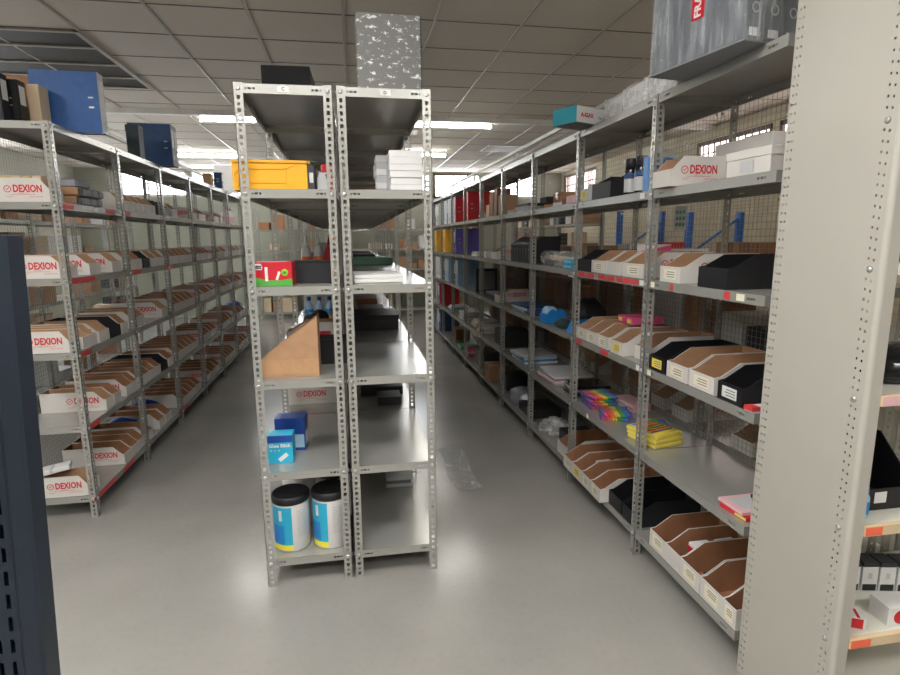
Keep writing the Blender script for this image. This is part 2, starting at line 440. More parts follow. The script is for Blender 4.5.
def troffer(x, y, label):
    t = thing('recessed_light', label, 'ceiling light', (x, y, ZC), 0, 'recessed ceiling lights')
    fr = MB()
    for a in ((-.6, .6, -.3, -.275), (-.6, .6, .275, .3), (-.6, -.575, -.275, .275), (.575, .6, -.275, .275)): fr.box(*a, -.02, 0)
    part('frame', fr, 'lamp_case', t); part('diffuser', MB().box(-.575, .575, -.275, .275, -.012, -.006), 'troffer_light', t)
for x, y, d in ((-.3, .9, 'nearest the racks, above the camera'), (1.3, -1.0, 'behind the camera to the right'), (-1.9, -1.0, 'behind the camera to the left'), (-2.9, 1.6, 'over the left side of the near floor')):
    troffer(x, y, 'recessed panel ceiling light '+d)
t = thing('smoke_detector', 'small white smoke detector on the ceiling right of the middle racks', 'smoke detector', (.893, 7.75, ZC))
part('base', MB().lathe([(.055, -.012), (.055, 0)], 20), 'white_plastic', t); part('dome', MB().lathe([(.012, -.05), (.032, -.044), (.042, -.03), (.044, -.012)], 20), 'white_plastic', t)
t = thing('ceiling_vent', 'dark louvred opening with four panels in the ceiling at upper left', 'ceiling vent', (-2.7, 5.2, ZC))
ys = (4.47, 4.80, 5.22, 5.59, 5.93)
for a, b in zip(ys, ys[1:]):
    part('louvre_panel', MB().box(-.9, .91, a-5.2+.015, b-5.2-.015, -.004, 0), 'vent_dark', t)
fr = MB()
for a in ys: fr.box(-.9, .935, a-5.2-.016, a-5.2+.016, -.014, 0)
fr.box(.905, .94, ys[0]-5.2-.016, ys[-1]-5.2+.016, -.016, 0)
part('frame', fr, 'tbar', t)
t = thing('ceiling_vent', 'small white slatted vent in the ceiling above the far right rack', 'ceiling vent', (2.45, 9.0, ZC))
fr = MB()
for a in ((-.3, .3, -.3, -.27), (-.3, .3, .27, .3), (-.3, -.27, -.27, .27), (.27, .3, -.27, .27)): fr.box(*a, -.012, 0)
part('frame', fr, 'lamp_case', t)
sl = MB()
for k in range(12): sl.box(-.27, .27, -.25+k*.045, -.235+k*.045, -.012, -.002)
part('slats', sl, 'tbar', t)

# ------------------------------------------------------------------ slotted-angle shelving
HS = [2.13, 1.736, 1.345, .9475, .538, .13]
FL = .036
def upright_mesh(mirror, H=2.132):
    mb = MB(); holes = []; k = 0; z = .02
    while z < H-.02:
        h = .0155 if k % 2 == 0 else .0105
        w = .0066 if k % 2 == 0 else .0048
        if not any(abs(z-(L-.02)) < .016 for L in HS): holes.append((z-h/2, z+h/2, FL/2-w, FL/2+w))
        z += .0245; k += 1
    mb.perf((0, 0, 0), (0, 0, 1), (1, 0, 0), H, FL, .0022, holes)       # front flange (plane y=0), thickness to +y
    mb.perf((0, 0, 0), (0, 0, 1), (0, 1, 0), H, FL, -.0022, holes)      # side flange (plane x=0), thickness to +x
    for L in HS:
        q = Matrix.Translation((FL/2, 0, L-.02)) @ Matrix.Rotation(PI/2, 4, 'X')
        mb.lathe([(.009, 0), (.008, .003), (.004, .005)], 10, mi=1, M=q)
        q = Matrix.Translation((0, FL/2, L-.02)) @ Matrix.Rotation(-PI/2, 4, 'Y')
        mb.lathe([(.009, 0), (.008, .003), (.004, .005)], 10, mi=1, M=q)
    if mirror:
        mb.v = [(-x, y, z) for x, y, z in mb.v]; mb.f = [tuple(reversed(f)) for f in mb.f]
    return mb.mesh('upright', ['shelf_paint', 'zinc'])
UPL, UPR = upright_mesh(False), upright_mesh(True)
SHELF = {}
def shelf_mesh(W, L):
    k = (round(W, 4), round(L, 4))
    if k in SHELF: return SHELF[k]
    mb = MB(); h = .036; t = .0015
    mb.box(0, W, 0, L, -t, 0)
    e = []
    for s in (0, 1):
        for u0, w in ((.040, .005), (.050, .013), (.068, .009)):
            a, b = (u0, u0+w) if s == 0 else (W-u0-w, W-u0)
            e.append((a, b, h/2-.004, h/2+.004))
    mb.perf((0, 0, -h), (1, 0, 0), (0, 0, 1), W, h, -t, e)               # near lip
    mb.perf((0, L-t, -h), (1, 0, 0), (0, 0, 1), W, h, -t, e)             # far lip
    e2 = []
    for s in (0, 1):
        for u0, w in ((.045, .005), (.056, .013), (.074, .009)):
            a, b = (u0, u0+w) if s == 0 else (L-u0-w, L-u0)
            e2.append((a, b, h/2-.004, h/2+.004))
    mb.perf((0, 0, -h), (0, 1, 0), (0, 0, 1), L, h, t, e2)
    mb.perf((W-t, 0, -h), (0, 1, 0), (0, 0, 1), L, h, t, e2)
    mb.box(t, .012, t, L-t, -h, -h+t); mb.box(W-.012, W-t, t, L-t, -h, -h+t)
    mb.box(.012, W-.012, t, .012, -h, -h+t); mb.box(.012, W-.012, L-.012, L-t, -h, -h+t)
    SHELF[k] = mb.mesh('shelf', ['shelf_paint'])
    return SHELF[k]
def shelving(label, x0, x1, ys, levels=HS, group=None, near_left=True, ups=None):
    o = thing('shelving_unit', label, 'shelving', (x0, ys[0], 0), 0, group)
    for i, y in enumerate(ys):
        yy = y-ys[0] if i < len(ys)-1 else y-ys[0]-FL
        if near_left or i: link('upright', ups[0] if ups else UPL, o, (0, yy, 0))
        link('upright', ups[1] if ups else UPR, o, (x1-x0, yy, 0))
    for i in range(len(ys)-1):
        L = ys[i+1]-ys[i]-(.0045 if i < len(ys)-2 else .0025)
        if i == len(ys)-2: L -= 0
        for z in levels: link('shelf', shelf_mesh(x1-x0-.006, L-.002), o, (.003, ys[i]-ys[0]+.0032, z))
    return o
CX0, CX1, DX0, DX1 = -.4205, -.0475, -.0335, .3458
LX0, LX1, RX0, RX1 = -1.848, -1.4617, 1.3072, 1.693
YC = [2.3736+.8278*k for k in range(9)]
YL = [3.2255+.8261*k for k in range(8)]
YR = [1.580]+[2.3065+.8278*k for k in range(10)]
rowC = shelving('left half of the grey middle shelving, its top beam marked C', CX0, CX1, YC)
rowD = shelving('right half of the grey middle shelving, its top beam marked D', DX0, DX1, YC)
rowL = shelving('long grey shelving along the left aisle, filled with cardboard bins', LX0, LX1, YL)
rowR = shelving('long grey shelving along the right aisle, from beside the tall panel', RX0, RX1, YR, near_left=False)
def row_mark(row, xc, s, name='row_marker'):
    p = part(name, MB().box(-.022, .022, -.0008, 0, -.010, .012), 'white_paper', row, (xc, .0024, 2.13-.018)); p['label'] = 'white card marked '+s
    lettering(s, .018, 'pen_grey', p, (-.007, -.0012, -.006), FRONT, .0006)
row_mark(rowC, .186, 'C'); row_mark(rowD, .195, 'D')

# stickers on the shelf lips facing the aisle
def lip_sticker(row, side, y, lev, w, m, h=.024):
    z = HS[lev-1]-.018
    x = {'R': RX0+.0029, 'L': LX1-.0023}[side]
    b = MB().box(-.0008 if side == 'R' else -.0001, .0001 if side == 'R' else .0008, -w/2, w/2, -h/2, h/2)
    o = part('lip_sticker', b, m, row, (x-row.location.x, y-row.location.y, z)); o['label'] = m.replace('sticker_', '').replace('_', ' ')+' sticker'
for y, w in ((3.05, .1), (2.93, .1), (2.78, .09), (2.68, .09), (2.58, .06), (2.50, .07), (2.43, .06)): lip_sticker(rowR, 'R', y, 3, w, 'sticker_red')
lip_sticker(rowR, 'R', 2.36, 3, .05, 'white_paper')
for y in (3.06, 2.72): lip_sticker(rowR, 'R', y, 4, .09, 'sticker_red')
lip_sticker(rowR, 'R', 2.36, 4, .035, 'white_paper'); lip_sticker(rowR, 'R', 2.26, 4, .03, 'sticker_cream')
lip_sticker(rowR, 'R', 2.27, 3, .03, 'sticker_cream'); lip_sticker(rowR, 'R', 2.12, 3, .025, 'sticker_red'); lip_sticker(rowR, 'R', 1.77, 3, .035, 'sticker_red'); lip_sticker(rowR, 'R', 1.70, 3, .04, 'sticker_cream')
lip_sticker(rowR, 'R', 2.9, 5, .03, 'white_paper'); lip_sticker(rowR, 'R', 2.4, 2, .04, 'white_paper')
for y, lev, w in ((3.40, 3, .28), (3.33, 2, .12), (3.86, 2, .14), (3.32, 4, .14), (3.33, 5, .12), (3.36, 6, .3), (3.72, 6, .2), (4.2, 3, .15), (4.9, 3, .2), (4.95, 6, .3), (4.12, 2, .12)): lip_sticker(rowL, 'L', y, lev, w, 'sticker_red')
lip_sticker(rowL, 'L', 3.66, 2, .06, 'white_paper')

# ------------------------------------------------------------------ registry for goods on shelves (each gets a label of its own)
ORD = ['', 'first', 'second', 'third', 'fourth', 'fifth', 'sixth', 'seventh', 'eighth', 'ninth', 'tenth']
LEVN = ['', 'top', 'second', 'third', 'fourth', 'fifth', 'lowest']
BAYN = ['nearest', 'second', 'third', 'fourth', 'fifth', 'sixth', 'seventh', 'eighth', 'ninth', 'tenth']
REG = []
def reg(o, desc, cat, row, bay, lev, y, group=None):
    tag(o, None, cat, group); REG.append((o, desc, row, bay, lev, y)); return o
def finish_labels():
    d = {}
    for e in REG: d.setdefault(e[1:5], []).append(e)
    for (desc, row, bay, lev), es in d.items():
        es.sort(key=lambda e: e[5])
        for i, e in enumerate(es):
            if len(es) == 1: e[0]['label'] = '%s, %s bay, %s shelf of %s' % (desc, BAYN[bay], LEVN[lev], row)
            else: e[0]['label'] = '%s, %s from front, %s bay, %s shelf of %s' % (desc, ORD[i+1] if i < 10 else 'tenth', BAYN[bay], LEVN[lev], row)

# ------------------------------------------------------------------ picking bins
BINM = {}
def bin_mesh(kind, W, D=.355, H=.118, HF=.066, SL=.105):
    k = (kind, W, D, H, HF, SL)
    if k in BINM: return BINM[k]
    t = .0035; mb = MB()
    side = [(0, 0), (0, HF), (SL*.25, HF+.004), (SL, H), (D, H), (D, 0)]
    def wall(y0, y1, outer_neg):
        n = len(side); i = len(mb.v)
        mb.v += [(p[0], y0, p[1]) for p in side]+[(p[0], y1, p[1]) for p in side]
        for a in range(n):
            b = (a+1) % n; mb.f.append((i+a, i+n+a, i+n+b, i+b)); mb.m.append(0)
        mb.f.append(tuple(i+a for a in range(n))); mb.m.append(0 if outer_neg else 1)
        mb.f.append(tuple(i+n+a for a in reversed(range(n)))); mb.m.append(1 if outer_neg else 0)
    wall(-W/2, -W/2+t, True); wall(W/2-t, W/2, False)
    def slab(x0, x1, z0, z1, mi_front, mi_back):
        mb.box(x0, x1, -W/2+t, W/2-t, z0, z1, 0)
        f = len(mb.f)-6
        mb.m[f+5] = mi_front; mb.m[f+3] = mi_back
    slab(0, t, 0, HF, 0, 1); slab(D-t, D, 0, H, 1, 0)
    mb.box(t, D-t, -W/2+t, W/2-t, 0, t, 1)
    mats = {'white': ['card_white', 'card_brown'], 'deep': ['card_white', 'card_deep'], 'black': ['black_plastic', 'black_plastic'], 'brown': ['card_brown', 'card_brown'], 'grey': ['light_grey', 'light_grey']}[kind]
    BINM[k] = mb.mesh('picking_bin', mats)
    return BINM[k]
STAMP = None
def picking_bin(row, side, bay, lev, y, kind='white', W=.145, dx=0.0, rz=0.0, logo=False, note=None, fill=None, z=None, desc=None, **kw):
    """side 'R': front looks to -x (right rack); 'L': front looks to +x; y = centre"""
    zz = (HS[lev-1] if z is None else z)+.001
    for py in {'R': YR, 'L': YL, 'C': YC}[side]:           # keep clear of the uprights
        if y-W/2-.004 < py+.003 and y+W/2+.004 > py-.001: y = py+W/2+.008 if y > py else py-W/2-.006
    x = {'R': RX0+.006, 'L': LX1-.006, 'C': CX0+.01}[side]
    sgn = 1 if side in ('R', 'C') else -1
    o = link('picking_bin', bin_mesh(kind, W, **kw), None, (x+sgn*dx, y, zz), (0, 0, (0 if sgn > 0 else PI)+rz))
    D = kw.get('D', .355); HF = kw.get('HF', .066)
    if logo:
        if sgn > 0: link('printed_logo', LOGO, o, (.09, -W/2-.0008, .016), FRONT)
        else: link('printed_logo', LOGO, o, (.215, W/2+.0008, .014), (PI/2, 0, PI))
    if note:
        nb = MB().box(-.0012, -.0004, -W*.30, W*.30, .014, HF-.012)
        p = part('front_label', nb, note, o); p['label'] = {'white_paper': 'white label on the front', 'sticker_yellow': 'yellow label on the front', 'sticker_cream': 'cream label on the front'}.get(note, 'front label')
        ln = MB()
        for q in range(3): ln.box(-.0018, -.0013, -W*.24, W*(.12+.05*(q % 2)), HF-.024-q*.010, HF-.021-q*.010)
        part('handwriting', ln, 'pen_grey', p)
    reg(o, desc or {'white': 'white cardboard bin', 'deep': 'white cardboard bin', 'black': 'black bin', 'brown': 'brown cardboard bin', 'grey': 'grey bin'}[kind], 'storage bin', row, bay, lev, y, 'cardboard bins on the '+row if kind != 'black' else 'black bins on the '+row)
    return o

# --- left rack
LR = 'left rack'
def lb(bay, lev, y, kind='white', W=.145, **k):
    k.setdefault('SL', .065); k['dx'] = k.get('dx', 0)+.006
    return picking_bin(LR, 'L', bay, lev, y, kind, W, **k)
# nearest bay, hand placed
lb(0, 2, 3.30, W=.125, logo=True, D=.34, dx=.022, SL=.05)
lb(0, 3, 3.30, logo=True, W=.13); lb(0, 3, 3.58, logo=True, W=.14); lb(0, 3, 3.89, logo=True, W=.14)
lb(0, 4, 3.28, logo=True, W=.085, D=.335, dx=.022, SL=.05); lb(0, 4, 3.375, W=.085, dx=.003); lb(0, 4, 3.465, W=.08, dx=.006); lb(0, 4, 3.60, W=.14, dx=.0, logo=True); lb(0, 4, 3.765, 'black', W=.155); lb(0, 4, 3.91, W=.10, logo=True, kind='deep')
lb(0, 5, 3.57, logo=True, W=.105, dx=.0); lb(0, 5, 3.685, logo=True, W=.105, dx=.0, kind='deep'); lb(0, 5, 3.885, logo=True, W=.125, kind='deep'); lb(0, 5, 3.99, logo=True, kind='deep', W=.075)
lb(0, 6, 3.30, logo=True, W=.125, D=.335, dx=.02, SL=.05); lb(0, 6, 3.74, logo=True, W=.12, kind='deep'); lb(0, 6, 3.87, W=.12, kind='deep'); lb(0, 6, 3.985, W=.10, kind='deep')
# second bay
for i, y in enumerate((4.12, 4.26, 4.40, 4.54, 4.67)): lb(1, 2, y, W=.125)
for y, k in ((4.12, 'white'), (4.27, 'white'), (4.43, 'black'), (4.60, 'white'), (4.76, 'white')): lb(1, 3, y+.015 if y < 4.2 else y, k, W=.13)
lb(1, 4, 4.13, W=.12); lb(1, 4, 4.27, W=.13, dx=.02); lb(1, 4, 4.72, logo=True, W=.15)
for y, k in ((4.11, 'deep'), (4.22, 'deep'), (4.33, 'deep'), (4.45, 'deep'), (4.60, 'black'), (4.76, 'deep')): lb(1, 5, y, k, W=.105 if y < 4.5 else .13)
for y in (4.14, 4.42, 4.58): lb(1, 6, y, 'deep', W=.13)
# third bay
lb(2, 2, 4.98, 'black', W=.15); lb(2, 2, 5.22, logo=True)
lb(2, 4, 5.0, 'deep', W=.1); lb(2, 5, 4.98, 'deep', logo=True)
for y in (4.97, 5.12, 5.27, 5.42, 5.57): lb(2, 3, y, W=.135)
for y in (5.12, 5.26, 5.40, 5.54): lb(2, 4, y, 'deep', W=.125)
for y in (5.12, 5.25, 5.38, 5.51): lb(2, 5, y, 'deep', W=.12)
for y in (4.98, 5.11, 5.24, 5.37, 5.50): lb(2, 6, y, 'deep', W=.12)
# farther bays
for bay in range(3, 7):
    for lev in range(2, 7):
        if (lev == 2 and bay >= 5) or (lev == 5 and bay == 6): continue
        n = {2: 3, 3: 5, 4: 5, 5: 4 if bay < 6 else 3, 6: 4}[lev]
        y = YL[bay]+.10+RNG.uniform(0, .06)
        for k in range(n):
            W = RNG.choice([.12, .13, .145])
            lb(bay, lev, y+W/2, 'white' if lev < 4 else 'deep', W=W, dx=RNG.uniform(-.004, .012), rz=RNG.uniform(-.012, .012), logo=(k == 0 and bay < 5))
            y += W+RNG.uniform(.012, .032)
            if y+.15 > YL[bay+1]: break

# ------------------------------------------------------------------ other goods: builders
def carton(name, label, cat, w, d, h, m, loc, rz=0, tape=True, group=None, lid=None):
    t = thing(name, label, cat, loc, rz, group)
    part('carton_body' if 'carton' in name else 'box_body', MB().rbox(-w/2, w/2, -d/2, d/2, 0, h, .003), m, t)
    if tape: part('tape_strip', MB().box(-w/2-.0006, w/2+.0006, -.022, .022, h*.62, h+.0008), 'tape', t)
    if lid: part('lid', MB().rbox(-w/2-.003, w/2+.003, -d/2-.003, d/2+.003, h*.7, h+.004, .003), lid, t)
    return t
def binder(label, cover, loc, rz=0, th=.075, W=.285, H=.318, label_m='white_paper', group=None, ring=True, spine_m=None, name='lever_arch_binder'):
    """stands upright; spine faces local -x (thickness along y)"""
    t = thing(name, label, 'binder', loc, rz, group)
    c = MB(); b = .003
    c.box(0, W, -th/2, -th/2+b, 0, H); c.box(0, W, th/2-b, th/2, 0, H)
    part('cover', c, cover, t)
    sp = MB().box(-.002, .002, -th/2, th/2, 0, H); part('spine', sp, spine_m or cover, t)
    part('paper_block', MB().box(.02, W-.008, -th/2+.006, th/2-.012, .004, H-.012), 'white_paper', t)
    if label_m: part('spine_label', MB().box(-.0032, -.0022, -th*.34, th*.34, H*.45, H*.88), label_m, t)
    if ring:
        q = Matrix.Translation((-.0022, 0, H*.2)) @ Matrix.Rotation(-PI/2, 4, 'Y')
        part('finger_ring', MB().lathe([(.013, 0), (.016, .002), (.013, .003), (.010, .002)], 16, M=q, cap=False), 'zinc', t)
    vs = 1 if math.cos(rz) < 0 else -1
    for z in (H*.42, H*.58):
        lo, hi = sorted((vs*th/2, vs*(th/2+.0012))); part('slot_rivet', MB().box(.03, .055, lo, hi, z-.004, z+.004), 'zinc', t)
    return t
def lump_mesh(w, d, h, m, seed=0, rough=.18, sub=3):
    """soft bag or heap resting on z=0"""
    import mathutils
    bm = bmesh.new(); bmesh.ops.create_icosphere(bm, subdivisions=sub, radius=1)
    for v in bm.verts:
        n = mathutils.noise.noise(v.co*1.7+Vector((seed*3.1, seed, 0)))*.9+mathutils.noise.noise(v.co*4+Vector((seed, 0, seed)))*.45
        p = v.co*(1+rough*n)
        z = p.z; sx = 1+.25*max(0, -z)
        v.co = Vector((p.x*w/2*sx, p.y*d/2*sx, max(0, (z+.72)/1.72)*h))
    for f in bm.faces: f.smooth = True
    me = bpy.data.meshes.new('lump'); bm.to_mesh(me); bm.free(); me.materials.append(MATS[m])
    return me
def flat_stack(name, label, cat, w, d, mats, hs, loc, rz=0, group=None, jitter=.012, part_name='sheet_pack'):
    """a pile of flat packs, each one a thing of its own when labels are lists"""
    z = loc[2]; out = []
    for i, (m, h) in enumerate(zip(mats, hs)):
        jx, jy, jr = RNG.uniform(-jitter, jitter), RNG.uniform(-jitter, jitter), RNG.uniform(-.05, .05)*(jitter > 0)
        o = link(name, MB().rbox(-w/2, w/2, -d/2, d/2, 0, h, .004).mesh(name, [m]), None, (loc[0]+jx, loc[1]+jy, z+.0005), (0, 0, rz+jr))
        z += h+.0008; out.append(o)
    pos = ['bottom', 'second from bottom', 'third from bottom', 'fourth from bottom', 'fifth from bottom', 'sixth from bottom', 'seventh from bottom', 'eighth from bottom']
    for i, o in enumerate(out):
        p = 'topmost' if i == len(out)-1 and len(out) > 1 else pos[i]
        tag(o, label if len(out) == 1 else '%s, %s' % (label, p), cat, group)
    return out

# ------------------------------------------------------------------ top of the left rack
zt = HS[0]+.001
b = binder('bright blue lever arch binder standing on the near end of left rack', 'binder_blue', (-1.335, 3.575, zt), PI+.03, th=.075, W=.335, H=.318, spine_m='light_grey')
binder('nearer black binder at the far left on top of left rack', 'black_plastic', (-1.667, 3.275, zt), PI, th=.07, H=.225, W=.28, ring=False)
binder('black binder beside the beige box on top of left rack', 'black_plastic', (-1.632, 3.365, zt), PI, th=.075, H=.215, W=.28, ring=False)
carton('cardboard_box', 'pale beige box next to the blue binder on left rack top', 'box', .055, .10, .215, 'cream_card', (-1.60, 3.46, zt), 0, False)
carton('cardboard_carton', 'brown cardboard carton behind the black binders on left rack top', 'box', .2, .22, .31, 'card_brown', (-1.77, 3.74, zt))
t = thing('document_box', 'dark teal document box in front of the navy binders on left rack', 'box', (-1.53, 4.62, zt), 0)
part('box_body', MB().rbox(-.043, .043, -.05, .05, 0, .235, .003), 'binder_teal', t); part('lid', MB().rbox(-.045, .045, -.052, .052, .19, .238, .003), 'binder_teal', t)
for k in range(2):
    binder('navy blue binder with grey spine, %s from front in second bay of left rack top' % ORD[k+1], 'binder_navy', (-1.372-.004*k, 4.98+k*.088, zt), PI+.04, th=.08, W=.31, H=.315, spine_m='grey_board', label_m='light_grey', group='navy binders on left rack')
carton('cardboard_box', 'small brown box far along left rack top', 'box', .09, .12, .15, 'card_brown', (-1.56, 6.9, zt), 0, False)
binder('small blue binder beside a brown box far along left rack top', 'binder_navy', (-1.42, 6.95, zt), PI, th=.06, W=.085, H=.17)
link_o = link('white_board', MB().rbox(-.14, .14, -.015, .015, 0, .34, .004).mesh('white_board', ['white_plastic']), None, (-1.52, 7.7, zt)); tag(link_o, 'white board standing far along the top of left rack', 'board')

# goods on second shelf of the left rack, nearest bay: grey packs piled in rows
z2 = HS[1]+.001
def pack(x, y, z, m, d, label, w=.30, dy=.075, h=.045, rz=0):
    o = thing('roll_pack', label, 'pack', (x, y, z), rz, 'wrapped packs on second shelf of left rack')
    part('pack_body', MB().rbox(-w/2, w/2, -dy/2, dy/2, 0, h, .016), m, o); part('end_face', MB().rbox(w/2-.002, w/2+.004, -dy/2+.008, dy/2-.008, .006, h-.006, .003), d, o)
k = 0
for lay in range(3):
    for j in range(4 if lay < 2 else 2):
        nm = ['bottom', 'middle', 'top'][lay]
        m = 'card_brown' if (j == 0 and lay < 2) else 'silver_pack'
        pack(LX1-.15+(.01 if lay == 1 else 0), 3.46+j*.085+(.02 if lay == 2 else 0)+lay*.004, z2+lay*.047, m, 'charcoal' if m != 'silver_pack' else 'grey_board',
             '%s wrapped pack, %s of %s layer, second shelf of left rack' % ('brown' if m == 'card_brown' else 'silver', ['nearest', 'second', 'third', 'fourth'][j], nm))
link_o = carton('pale_carton', 'pale small carton behind silver packs, second shelf of left rack', 'box', .2, .16, .1, 'cream_card', (LX0+.15, 3.94, z2), 0, False)
# cream bottles in the near end bin
for k in range(6):
    o = thing('cream_box', '%s cream box standing in the end bin of left rack second shelf' % ('leftmost', 'second', 'third', 'fourth', 'fifth', 'rightmost')[k], 'box', (LX0+.045+k*.048, 3.30, z2+.006), 0, 'cream boxes in the end bin')
    part('box_body', MB().rbox(-.022, .022, -.045, .045, 0, .125, .004), 'cream_card' if k % 2 else 'spool', o)
    part('flap', MB().box(-.022, .022, -.044, .002, .1252, .1262), 'cream_card', o)
o = thing('paper_pad', 'white folded paper pack lying on end bin, lowest shelf of left rack', 'paper', (LX0+.15, 3.33, HS[5]+.127), .35); part('sheets', MB().rbox(-.075, .075, -.05, .05, 0, .022, .003), 'white_paper', o); part('band', MB().box(-.02, -.005, -.051, .051, -.0, .0228), 'light_grey', o)
o.rotation_euler = (0, -.12, .3)
# white bottles and blue rags deeper in the left rack
for k in range(5):
    o = thing('spray_bottle', 'white bottle, %s from front, sixth bay, second shelf of left rack' % ORD[k+1], 'bottle', (LX1-.07, YL[5]+.12+k*.10, z2), 0, 'white bottles on left rack')
    part('bottle_body', MB().lathe([(.034, 0), (.036, .01), (.036, .13), (.016, .165), (.014, .18)], 14), 'white_plastic', o); part('cap', MB().lathe([(.017, .18), (.017, .205), (.01, .21)], 12), 'red' if k % 2 else 'white_plastic', o)
    part('bottle_label', MB().lathe([(.0366, .03), (.0366, .10)], 14, cap=False), 'pale_pink', o)
for k, (y, lv, bay) in enumerate(((4.76, 6, 1), (4.28, 6, 1), (YL[6]+.3, 5, 6))):
    o = link('blue_plastic_bag', lump_mesh(.24, (.12, .09, .22)[k], .13, 'deep_blue', k+2), None, (LX1-.24, y, HS[lv-1]+.12 if k < 0 else HS[lv-1]+.001))
    reg(o, 'crumpled blue plastic bag', 'bag', LR, bay, lv, y)

# ------------------------------------------------------------------ middle rack, left half (C)
CL = 'middle rack C'
c1 = link('dark_box', MB().rbox(-.112, .112, -.14, .14, 0, .215, .004).mesh('dark_box', ['matte_black']), None, (-.267, 3.04, HS[0]+.001), (0, 0, -.03)); tag(c1, 'plain dark grey box on top of middle rack C', 'box')
# yellow bin seen from its side
t = thing('yellow_bin', 'yellow plastic bin on the second shelf of middle rack C', 'storage bin', (-.31, 2.52, HS[1]+.001), 0)
yb = MB()
prof = [(-.142, .0), (-.150, .06), (-.146, .118), (.146, .118), (.142, 0)]
yb.prism(prof, 'y', -.075, -.071); yb.prism(prof, 'y', .071, .075); yb.box(-.142, .142, -.071, .071, 0, .004)
yb.box(.140, .146, -.071, .071, .0, .118); yb.box(-.150, -.143, -.071, .071, .0, .075)
part('bin_body', yb, 'yellow_plastic', t)
part('rim', MB().box(-.152, .152, -.081, -.073, .108, .118).box(-.152, .152, .073, .081, .108, .118).box(.146, .156, -.081, .081, .106, .118), 'yellow_plastic', t)
rb = MB()
def bar(a, b2):
    (x0, z0), (x1, z1) = a, b2; L = math.hypot(x1-x0, z1-z0); q = Matrix.Translation((x0, -.0755, z0)) @ Matrix.Rotation(-math.atan2(z1-z0, x1-x0), 4, 'Y')
    rb.box(0, L, -.003, .001, -.0025, .0025, M=q)
for a, b2 in (((-.12, .03), (.06, .03)), ((-.12, .085), (.06, .085)), ((-.135, .012), (-.12, .03)), ((-.135, .1), (-.12, .085)), ((-.12, .03), (-.145, .055)), ((-.12, .085), (-.145, .06)), ((.06, .03), (.10, .008)), ((.06, .085), (.10, .105)), ((.06, .03), (.06, .085))): bar(a, b2)
part('embossed_rib', rb, 'yellow_plastic', t)
t = thing('document_box', 'slim dark grey box beside the yellow bin on middle rack C', 'box', (-.148, 2.55, HS[1]+.001)); part('box_body', MB().rbox(-.013, .013, -.11, .11, 0, .10, .002), 'charcoal', t); part('edge_label', MB().box(-.008, .008, -.1112, -.1104, .03, .07), 'light_grey', t)
t = thing('tape_dispenser', 'small white and black tape dispenser right of the yellow bin', 'dispenser', (-.105, 2.52, HS[1]+.001)); part('dispenser_body', MB().prism([(-.022, 0), (.022, 0), (.022, .03), (.01, .075), (-.012, .08), (-.022, .05)], 'y', -.03, .06), 'light_grey', t); part('tape_core', MB().cyl((-.02, .02, .045), (.02, .02, .045), .03, 16), 'black_plastic', t)
t = thing('red_packet', 'red packet on top of the dispenser beside yellow bin', 'packet', (-.092, 2.62, HS[1]+.001), .2); part('packet_body', MB().rbox(-.022, .022, -.02, .02, 0, .125, .004), 'red', t); part('packet_label', MB().box(-.016, .016, -.0208, -.0201, .05, .09), 'pale_pink', t)
# third shelf
z3 = HS[2]+.001
t = thing('glue_stick_carton', 'red and green carton of glue sticks on middle rack C, third shelf', 'box', (-.325, 2.485, z3), -.04)
part('box_body', MB().rbox(-.082, .082, -.06, .06, 0, .098, .002), 'red', t)
part('green_band', MB().prism([(-.0825, .0), (.0825, 0), (.0825, .030), (.03, .022), (-.02, .024), (-.0825, .040)], 'y', -.0608, -.0602), 'green', t)
part('logo_plate', MB().prism([(-.082, .066), (-.04, .066), (-.036, .076), (-.042, .092), (-.082, .092)], 'y', -.0608, -.0602), 'white_paper', t)
lettering('Pritt', .022, 'black_plastic', t, (-.08, -.0612, .071), FRONT, .0009, .04)
pic = MB().box(-.028, -.016, -.0612, -.0606, .02, .078).box(.004, .014, -.0612, -.0606, .03, .066, M=Matrix.Rotation(.35, 4, 'Y')); part('pictured_glue_stick', pic, 'white_paper', t)
q = Matrix.Translation((.052, -.0604, .055)) @ Matrix.Rotation(PI/2, 4, 'X'); part('round_emblem', MB().lathe([(.015, 0), (.013, .0006), (.001, .0007)], 18, M=q), 'lime', t)
q = Matrix.Translation((.052, -.0609, .055)) @ Matrix.Rotation(PI/2, 4, 'X'); part('emblem_center', MB().lathe([(.009, 0), (.001, .0006)], 14, M=q), 'green', t)
t = thing('black_box', 'black box with a loose lid beside the red glue carton', 'box', (-.174, 2.61, z3), -.06)
part('box_body', MB().rbox(-.088, .088, -.075, .075, 0, .092, .003), 'black_plastic', t); part('lid', MB().box(-.092, .092, -.079, .079, .0925, .0965, M=Matrix.Rotation(.02, 4, 'Y')), 'black_plastic', t)
carton('white_box', 'small white box behind the black box on middle rack C', 'box', .09, .1, .085, 'cream_card', (-.105, 2.82, z3), 0, False)
carton('dark_tray', 'dark low tray behind the black box on middle rack C', 'tray', .2, .22, .075, 'charcoal', (-.28, 2.92, z3), 0, False)
